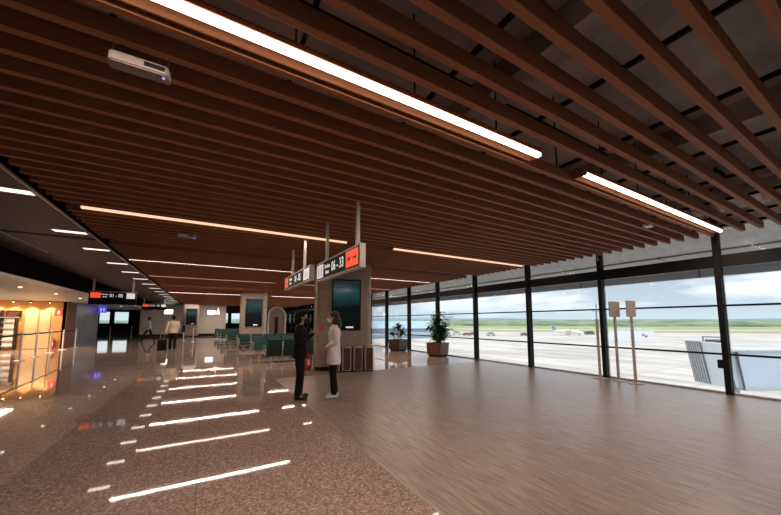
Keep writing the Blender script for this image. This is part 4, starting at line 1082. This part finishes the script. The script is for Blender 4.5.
def person(name_lab, loc, rz, P):
    t = thing('person', name_lab, 'person', loc, rz)
    J = {k_: V(v) for k_, v in P['j'].items()}; vx = P.get('voxel', 0.007); g = P.get('g', 1.0)
    bm = bmesh.new()
    hd = J['head']; at, R = head_mesh(bm, hd, P.get('hyaw', 0), P.get('hpitch', 0))
    ch = J['chest']; pv = J['pelvis']
    chain(bm, [ch+V((0, 0, 0.12)), ch+V((0.0, 0, 0.20)), at(-0.01, 0, -0.07)], [0.07, 0.055, 0.05])
    mid = (ch+pv)/2
    loft(bm, [(pv.x, pv.y, pv.z-0.08, 0.07*g, 0.11*g), (pv.x, pv.y, pv.z+0.03, 0.10*g, 0.155*g), (mid.x, mid.y, mid.z, 0.085*g, 0.125*g), (ch.x, ch.y, ch.z, 0.105*g, 0.16*g), (ch.x, ch.y, ch.z+0.10, 0.085*g, 0.165*g), (ch.x, ch.y, ch.z+0.16, 0.05, 0.09)])
    for s in ('l', 'r'):
        chain(bm, [J['sh_'+s], J['el_'+s], J['wr_'+s]], [0.046*g, 0.036*g, 0.025])
        d, pn, cu, ts = P['hand_'+s]; hand(bm, J['wr_'+s], d, pn, cu, 1.0, ts)
        chain(bm, [J['hip_'+s], J['kn_'+s], J['an_'+s]], [0.078*g, 0.052*g, 0.036])
        chain(bm, [J['an_'+s], J['an_'+s]+(J['toe_'+s]-J['an_'+s])*0.9], [0.036, 0.026])
    organic('body', bm, P.get('skin', M['skin']), t, vx, 3)
    # trousers
    bm = bmesh.new()
    tr = P.get('tr', 1.0)
    loft(bm, [(pv.x, pv.y, pv.z-0.10, 0.10*g, 0.14*g), (pv.x, pv.y, pv.z+0.02, 0.122*g, 0.178*g), (pv.x, pv.y, pv.z+0.10, 0.108*g, 0.155*g)])
    for s in ('l', 'r'):
        an = J['an_'+s]+(J['kn_'+s]-J['an_'+s])*0.08
        chain(bm, [J['hip_'+s], (J['hip_'+s]+J['kn_'+s])/2, J['kn_'+s], (J['kn_'+s]+an)/2, an], [0.098*g, 0.088*g*tr, 0.072*tr, 0.070*tr, 0.068*tr])
    organic('trousers', bm, P['tmat'], t, vx*1.3, 5)
    # top
    bm = bmesh.new(); hem = P['hem']; fl = P.get('flare', 1.0)
    rings = []
    zz = [hem, hem+(pv.z-hem)*0.5, pv.z+0.05, mid.z+0.03, ch.z, ch.z+0.09, ch.z+0.145, ch.z+0.185]
    rx = [0.150*fl, 0.145*fl, 0.138, 0.118, 0.135, 0.118, 0.085, 0.062]; ry = [0.195*fl, 0.195*fl, 0.185, 0.162, 0.190, 0.198, 0.135, 0.075]
    for z, a, b in zip(zz, rx, ry):
        u = max(0, min(1, (z-pv.z)/(ch.z-pv.z))); cx_ = pv.x+(ch.x-pv.x)*u; cy_ = pv.y+(ch.y-pv.y)*u
        rings.append((cx_, cy_, z, a*g, b*g))
    if zz[1] <= zz[0]: rings.pop(1)
    loft(bm, rings)
    for s in ('l', 'r'):
        el, wr = J['el_'+s], J['wr_'+s]
        if P.get('short'): chain(bm, [J['sh_'+s], J['sh_'+s]+(el-J['sh_'+s])*0.75], [0.066, 0.060])
        else: chain(bm, [J['sh_'+s], el, el+(wr-el)*0.93], [0.068*g, 0.054*g, 0.042*g])
    top = organic(P['tname'], bm, P['cmat'], t, vx*1.2, 5)
    # shoes
    for s in ('l', 'r'):
        bm = bmesh.new(); an = J['an_'+s]; to = J['toe_'+s]; d = (to-an); d.z = 0; d.normalize()
        heel = an-d*0.035
        chain(bm, [V((heel.x, heel.y, max(0.042, heel.z-0.045))), V(to)+V((0, 0, 0.004))-d*0.02, V(to)+d*0.015], [0.040, 0.040, 0.032])
        chain(bm, [an+V((0, 0, 0.0)), V((an.x, an.y, an.z-0.04))+d*0.03], [0.042, 0.044])
        for v in bm.verts:
            if P.get('flat', True) and v.co.z < 0.004: v.co.z = 0.004
        organic('shoe', bm, P['smat'], t, vx*1.1, 2)
    # hair
    bm = bmesh.new()
    ball(bm, at(-0.026, 0, 0.048), 0.102, 0.98, 0.87, 0.86, 18, R)
    ball(bm, at(-0.060, 0, 0.0), 0.075, 0.75, 1.0, 1.2, 18, R)
    for q in P.get('hair', []): ball(bm, at(*q[:3]), q[3], q[4] if len(q) > 4 else 1, q[5] if len(q) > 5 else 1, q[6] if len(q) > 6 else 1, 14, R)
    organic('hair', bm, P['hmat'], t, vx, 2)
    # eyes, mask
    for s in (-1, 1):
        bm = bmesh.new(); ball(bm, at(0.079, s*0.031, 0.0), 0.0105, seg=10); obj('eye', bm, M['eye'], t, True)
    if P.get('mask'):
        bm = bmesh.new(); ball(bm, at(0.052, 0, -0.055), 0.060, 0.95, 0.98, 0.92, 18, R); ball(bm, at(0.09, 0, -0.040), 0.026, 1, 1.0, 1.1, 12, R)
        mk = organic('face_mask', bm, P['mask'], t, vx, 2)
        for s in (-1, 1):
            bm = bmesh.new(); tube(bm, at(0.06, s*0.055, -0.03), at(-0.008, s*0.083, 0.0), 0.0025, seg=6); tube(bm, at(0.055, s*0.055, -0.07), at(-0.01, s*0.083, -0.03), 0.0025, seg=6)
            obj('ear_loop', bm, P['mask'], mk)
    return t, at

# man in the black suit (left one of the pair), faces the woman, local +X forward
std = dict(head=(0.03, 0, 1.595), chest=(-0.005, 0, 1.265), pelvis=(0, 0, 0.93),
           hip_l=(0, 0.085, 0.90), kn_l=(0.02, 0.10, 0.49), an_l=(-0.01, 0.11, 0.085), toe_l=(0.13, 0.14, 0.038),
           hip_r=(0, -0.085, 0.90), kn_r=(0.015, -0.10, 0.49), an_r=(-0.02, -0.10, 0.085), toe_r=(0.12, -0.13, 0.038),
           sh_l=(-0.01, 0.185, 1.385), sh_r=(-0.01, -0.185, 1.385))
man = dict(std); man.update(el_l=(-0.02, 0.25, 1.10), wr_l=(0.17, 0.15, 1.24), el_r=(0.03, -0.245, 1.10), wr_r=(0.245, -0.10, 1.27))
pm = dict(j=man, tmat=M['blacksuit'], cmat=M['blacksuit'], tname='jacket', hem=0.80, smat=M['shoe'], hmat=M['hair'], mask=M['maskb'], tr=1.02, voxel=0.0065,
          hand_l=((0.8, -0.1, 0.5), (0.1, -1, 0.1), 0.45, -1), hand_r=((0.85, 0.15, 0.45), (0.0, 0.9, 0.4), 0.45, 1),
          hair=[(-0.065, 0, -0.06, 0.075, 0.9, 1.15, 1.2), (-0.05, 0.05, -0.03, 0.05, 1, .8, 1.6), (-0.05, -0.05, -0.03, 0.05, 1, .8, 1.6), (0.03, 0, 0.10, 0.06, 1.3, 1.3, 0.7), (-0.075, 0, 0.03, 0.095), (-0.085, 0, -0.07, 0.08, 0.9, 1.1, 1.1)])
PM = (1.66, 6.42, 0); PW = (2.29, 6.22, 0)
face = math.atan2(PW[1]-PM[1], PW[0]-PM[0])
t, at = person('person in a black suit and black mask, hands raised, facing the white coat', PM, face, pm)
bm = bmesh.new(); bx(bm, -0.032, 0.032, -0.006, 0.006, -0.06, 0.06, 0.004)
ph = tag(obj('phone', bm, M['phone']), 'red phone case held up in the hands of the person in black', 'phone')
Rf = Matrix.Rotation(face, 4, 'Z')
ph.matrix_world = Matrix.Translation(V(PM)) @ Rf @ Matrix.Translation((0.41, -0.085, 1.395)) @ Matrix.Rotation(0.9, 4, 'Y')
# woman in white coat
wo = dict(std); wo = {k_: V((v[0]*1.0, v[1]*0.93, v[2]*1.0)) for k_, v in wo.items()}
wo.update(el_l=(-0.04, 0.215, 1.10), wr_l=(0.15, 0.05, 0.99), el_r=(-0.04, -0.215, 1.10), wr_r=(0.15, -0.05, 0.985), head=(0.035, 0, 1.59))
wo['an_r'] = V((-0.04, -0.07, 0.085)); wo['toe_r'] = V((0.09, -0.09, 0.038))
pw = dict(j=wo, tmat=M['trouser'], cmat=M['coat'], tname='coat', hem=0.66, flare=1.02, g=0.93, smat=M['wshoe'], hmat=M['hairb'], mask=M['maskw'], tr=0.95, voxel=0.0065,
          hand_l=((0.5, -0.75, -0.35), (0.6, 0.3, -0.3), 0.5, 1), hand_r=((0.5, 0.75, -0.4), (-0.6, 0.2, -0.2), 0.5, -1),
          hair=[(-0.08, 0, -0.05, 0.09, 0.95, 1.15, 1.1), (-0.105, 0.02, -0.14, 0.085, 1.0, 1.25, 1.2), (-0.10, -0.02, -0.22, 0.07, 0.9, 1.4, 1.1), (-0.03, 0.065, -0.06, 0.04, 1, 0.8, 2.2), (-0.03, -0.065, -0.06, 0.04, 1, 0.8, 2.2), (-0.075, 0.04, 0.06, 0.06), (-0.02, 0, 0.10, 0.06, 1.3, 1.1, 0.6)])
t, at = person('person with long wavy dark hair in a white coat, hands clasped, beside the near column', PW, face+PI, pw)
bm = bmesh.new()
for z in (1.3, 1.15, 1.0, 0.85): ball(bm, (0.128+0.0 if z > 1.2 else 0.122, 0.0, z), 0.010, seg=8)
obj('coat_buttons', bm, M['greypole'], t)

# far walkers
walk = dict(head=(0.05, 0, 1.62), chest=(0.02, 0, 1.285), pelvis=(0, 0, 0.93),
            hip_l=(0, 0.085, 0.90), kn_l=(0.24, 0.09, 0.52), an_l=(0.36, 0.09, 0.10), toe_l=(0.50, 0.10, 0.045),
            hip_r=(0, -0.085, 0.90), kn_r=(-0.12, -0.09, 0.50), an_r=(-0.40, -0.09, 0.16), toe_r=(-0.29, -0.10, 0.05),
            sh_l=(0.02, 0.185, 1.40), sh_r=(0.02, -0.185, 1.40), el_l=(-0.10, 0.23, 1.13), wr_l=(-0.02, 0.22, 0.90), el_r=(0.08, -0.23, 1.13), wr_r=(0.26, -0.20, 0.98))
pk = dict(j=walk, tmat=M['trouser'], cmat=M['greyshirt'], tname='shirt', hem=0.88, smat=M['shoe'], hmat=M['hair'], mask=None, tr=0.95, voxel=0.011,
          hand_l=((0.2, 0, -1), (0, -1, 0), 0.5, 1), hand_r=((0.6, 0, -0.8), (0, 1, 0), 0.5, -1), hair=[])
t, at = person('person in a grey shirt and dark trousers striding across the far walkway', (-3.8, 31.5, 0), math.radians(170), pk)
t.scale = (1.08, 1.08, 1.08)
away = dict(std); away.update(kn_l=(0.10, 0.09, 0.50), an_l=(0.10, 0.09, 0.09), toe_l=(0.24, 0.10, 0.04), kn_r=(0.0, -0.09, 0.50), an_r=(-0.16, -0.09, 0.12), toe_r=(-0.04, -0.10, 0.045),
        el_l=(-0.06, 0.26, 1.13), wr_l=(-0.13, 0.30, 0.90), el_r=(0.0, -0.25, 1.12), wr_r=(0.10, -0.22, 0.93), head=(0.03, 0, 1.61), chest=(0.0, 0, 1.28), sh_l=(-0.01, 0.19, 1.40), sh_r=(-0.01, -0.19, 1.40))
pa = dict(j=away, tmat=M['trouser'], cmat=M['cream'], tname='shirt', hem=0.86, g=1.12, smat=M['shoe'], hmat=M['hair'], mask=None, tr=1.05, voxel=0.011,
          hand_l=((-0.2, 0, -1), (0, -1, 0), 1.0, 1), hand_r=((0.4, 0, -0.9), (0, 1, 0), 0.5, -1), hair=[])
MA = (-1.45, 20.6, 0); ra = math.radians(95)
t, at = person('person in a cream shirt walking away with a black suitcase at the left', MA, ra, pa)
t.scale = (1.06, 1.06, 1.06)
# backpack on his right shoulder, suitcase at his left
def from_man(x, y, z=0): 
    v = Matrix.Rotation(ra, 3, 'Z') @ V((x, y, z)); return (MA[0]+v.x, MA[1]+v.y, z)
b_ = thing('shoulder_bag', 'black bag hanging at the right shoulder of the person in the cream shirt', 'bag', from_man(-0.02, -0.47, 0.95), ra)
obj('bag_body', box(-0.14, 0.14, -0.07, 0.07, 0.0, 0.36, 0.03), M['trouser'], b_, True)
bm = bmesh.new(); tube(bm, (0.1, 0.0, 0.35), (0.02, 0.11, 0.56), 0.018, seg=8); tube(bm, (-0.1, 0.0, 0.35), (-0.02, 0.11, 0.56), 0.018, seg=8); obj('strap', bm, M['black'], b_)
s_ = thing('suitcase', 'black rolling suitcase pulled at the left side of the person in the cream shirt', 'suitcase', from_man(-0.42, 0.44, 0), ra)
obj('case_body', box(-0.13, 0.13, -0.20, 0.20, 0.05, 0.60, 0.03), M['blacksuit'], s_, True)
bm = bmesh.new(); tube(bm, (0.10, -0.08, 0.58), (0.10, -0.08, 0.92), 0.01, seg=8); tube(bm, (0.10, 0.08, 0.58), (0.10, 0.08, 0.92), 0.01, seg=8); tube(bm, (0.10, -0.09, 0.93), (0.10, 0.09, 0.93), 0.015, seg=8); obj('handle', bm, M['alu'], s_)
for sx in (-0.1, 0.1):
    for sy in (-0.16, 0.16):
        bm = bmesh.new(); tube(bm, (sx-0.012, sy, 0.027), (sx+0.012, sy, 0.027), 0.026, seg=12); obj('wheel', bm, M['black'], s_)
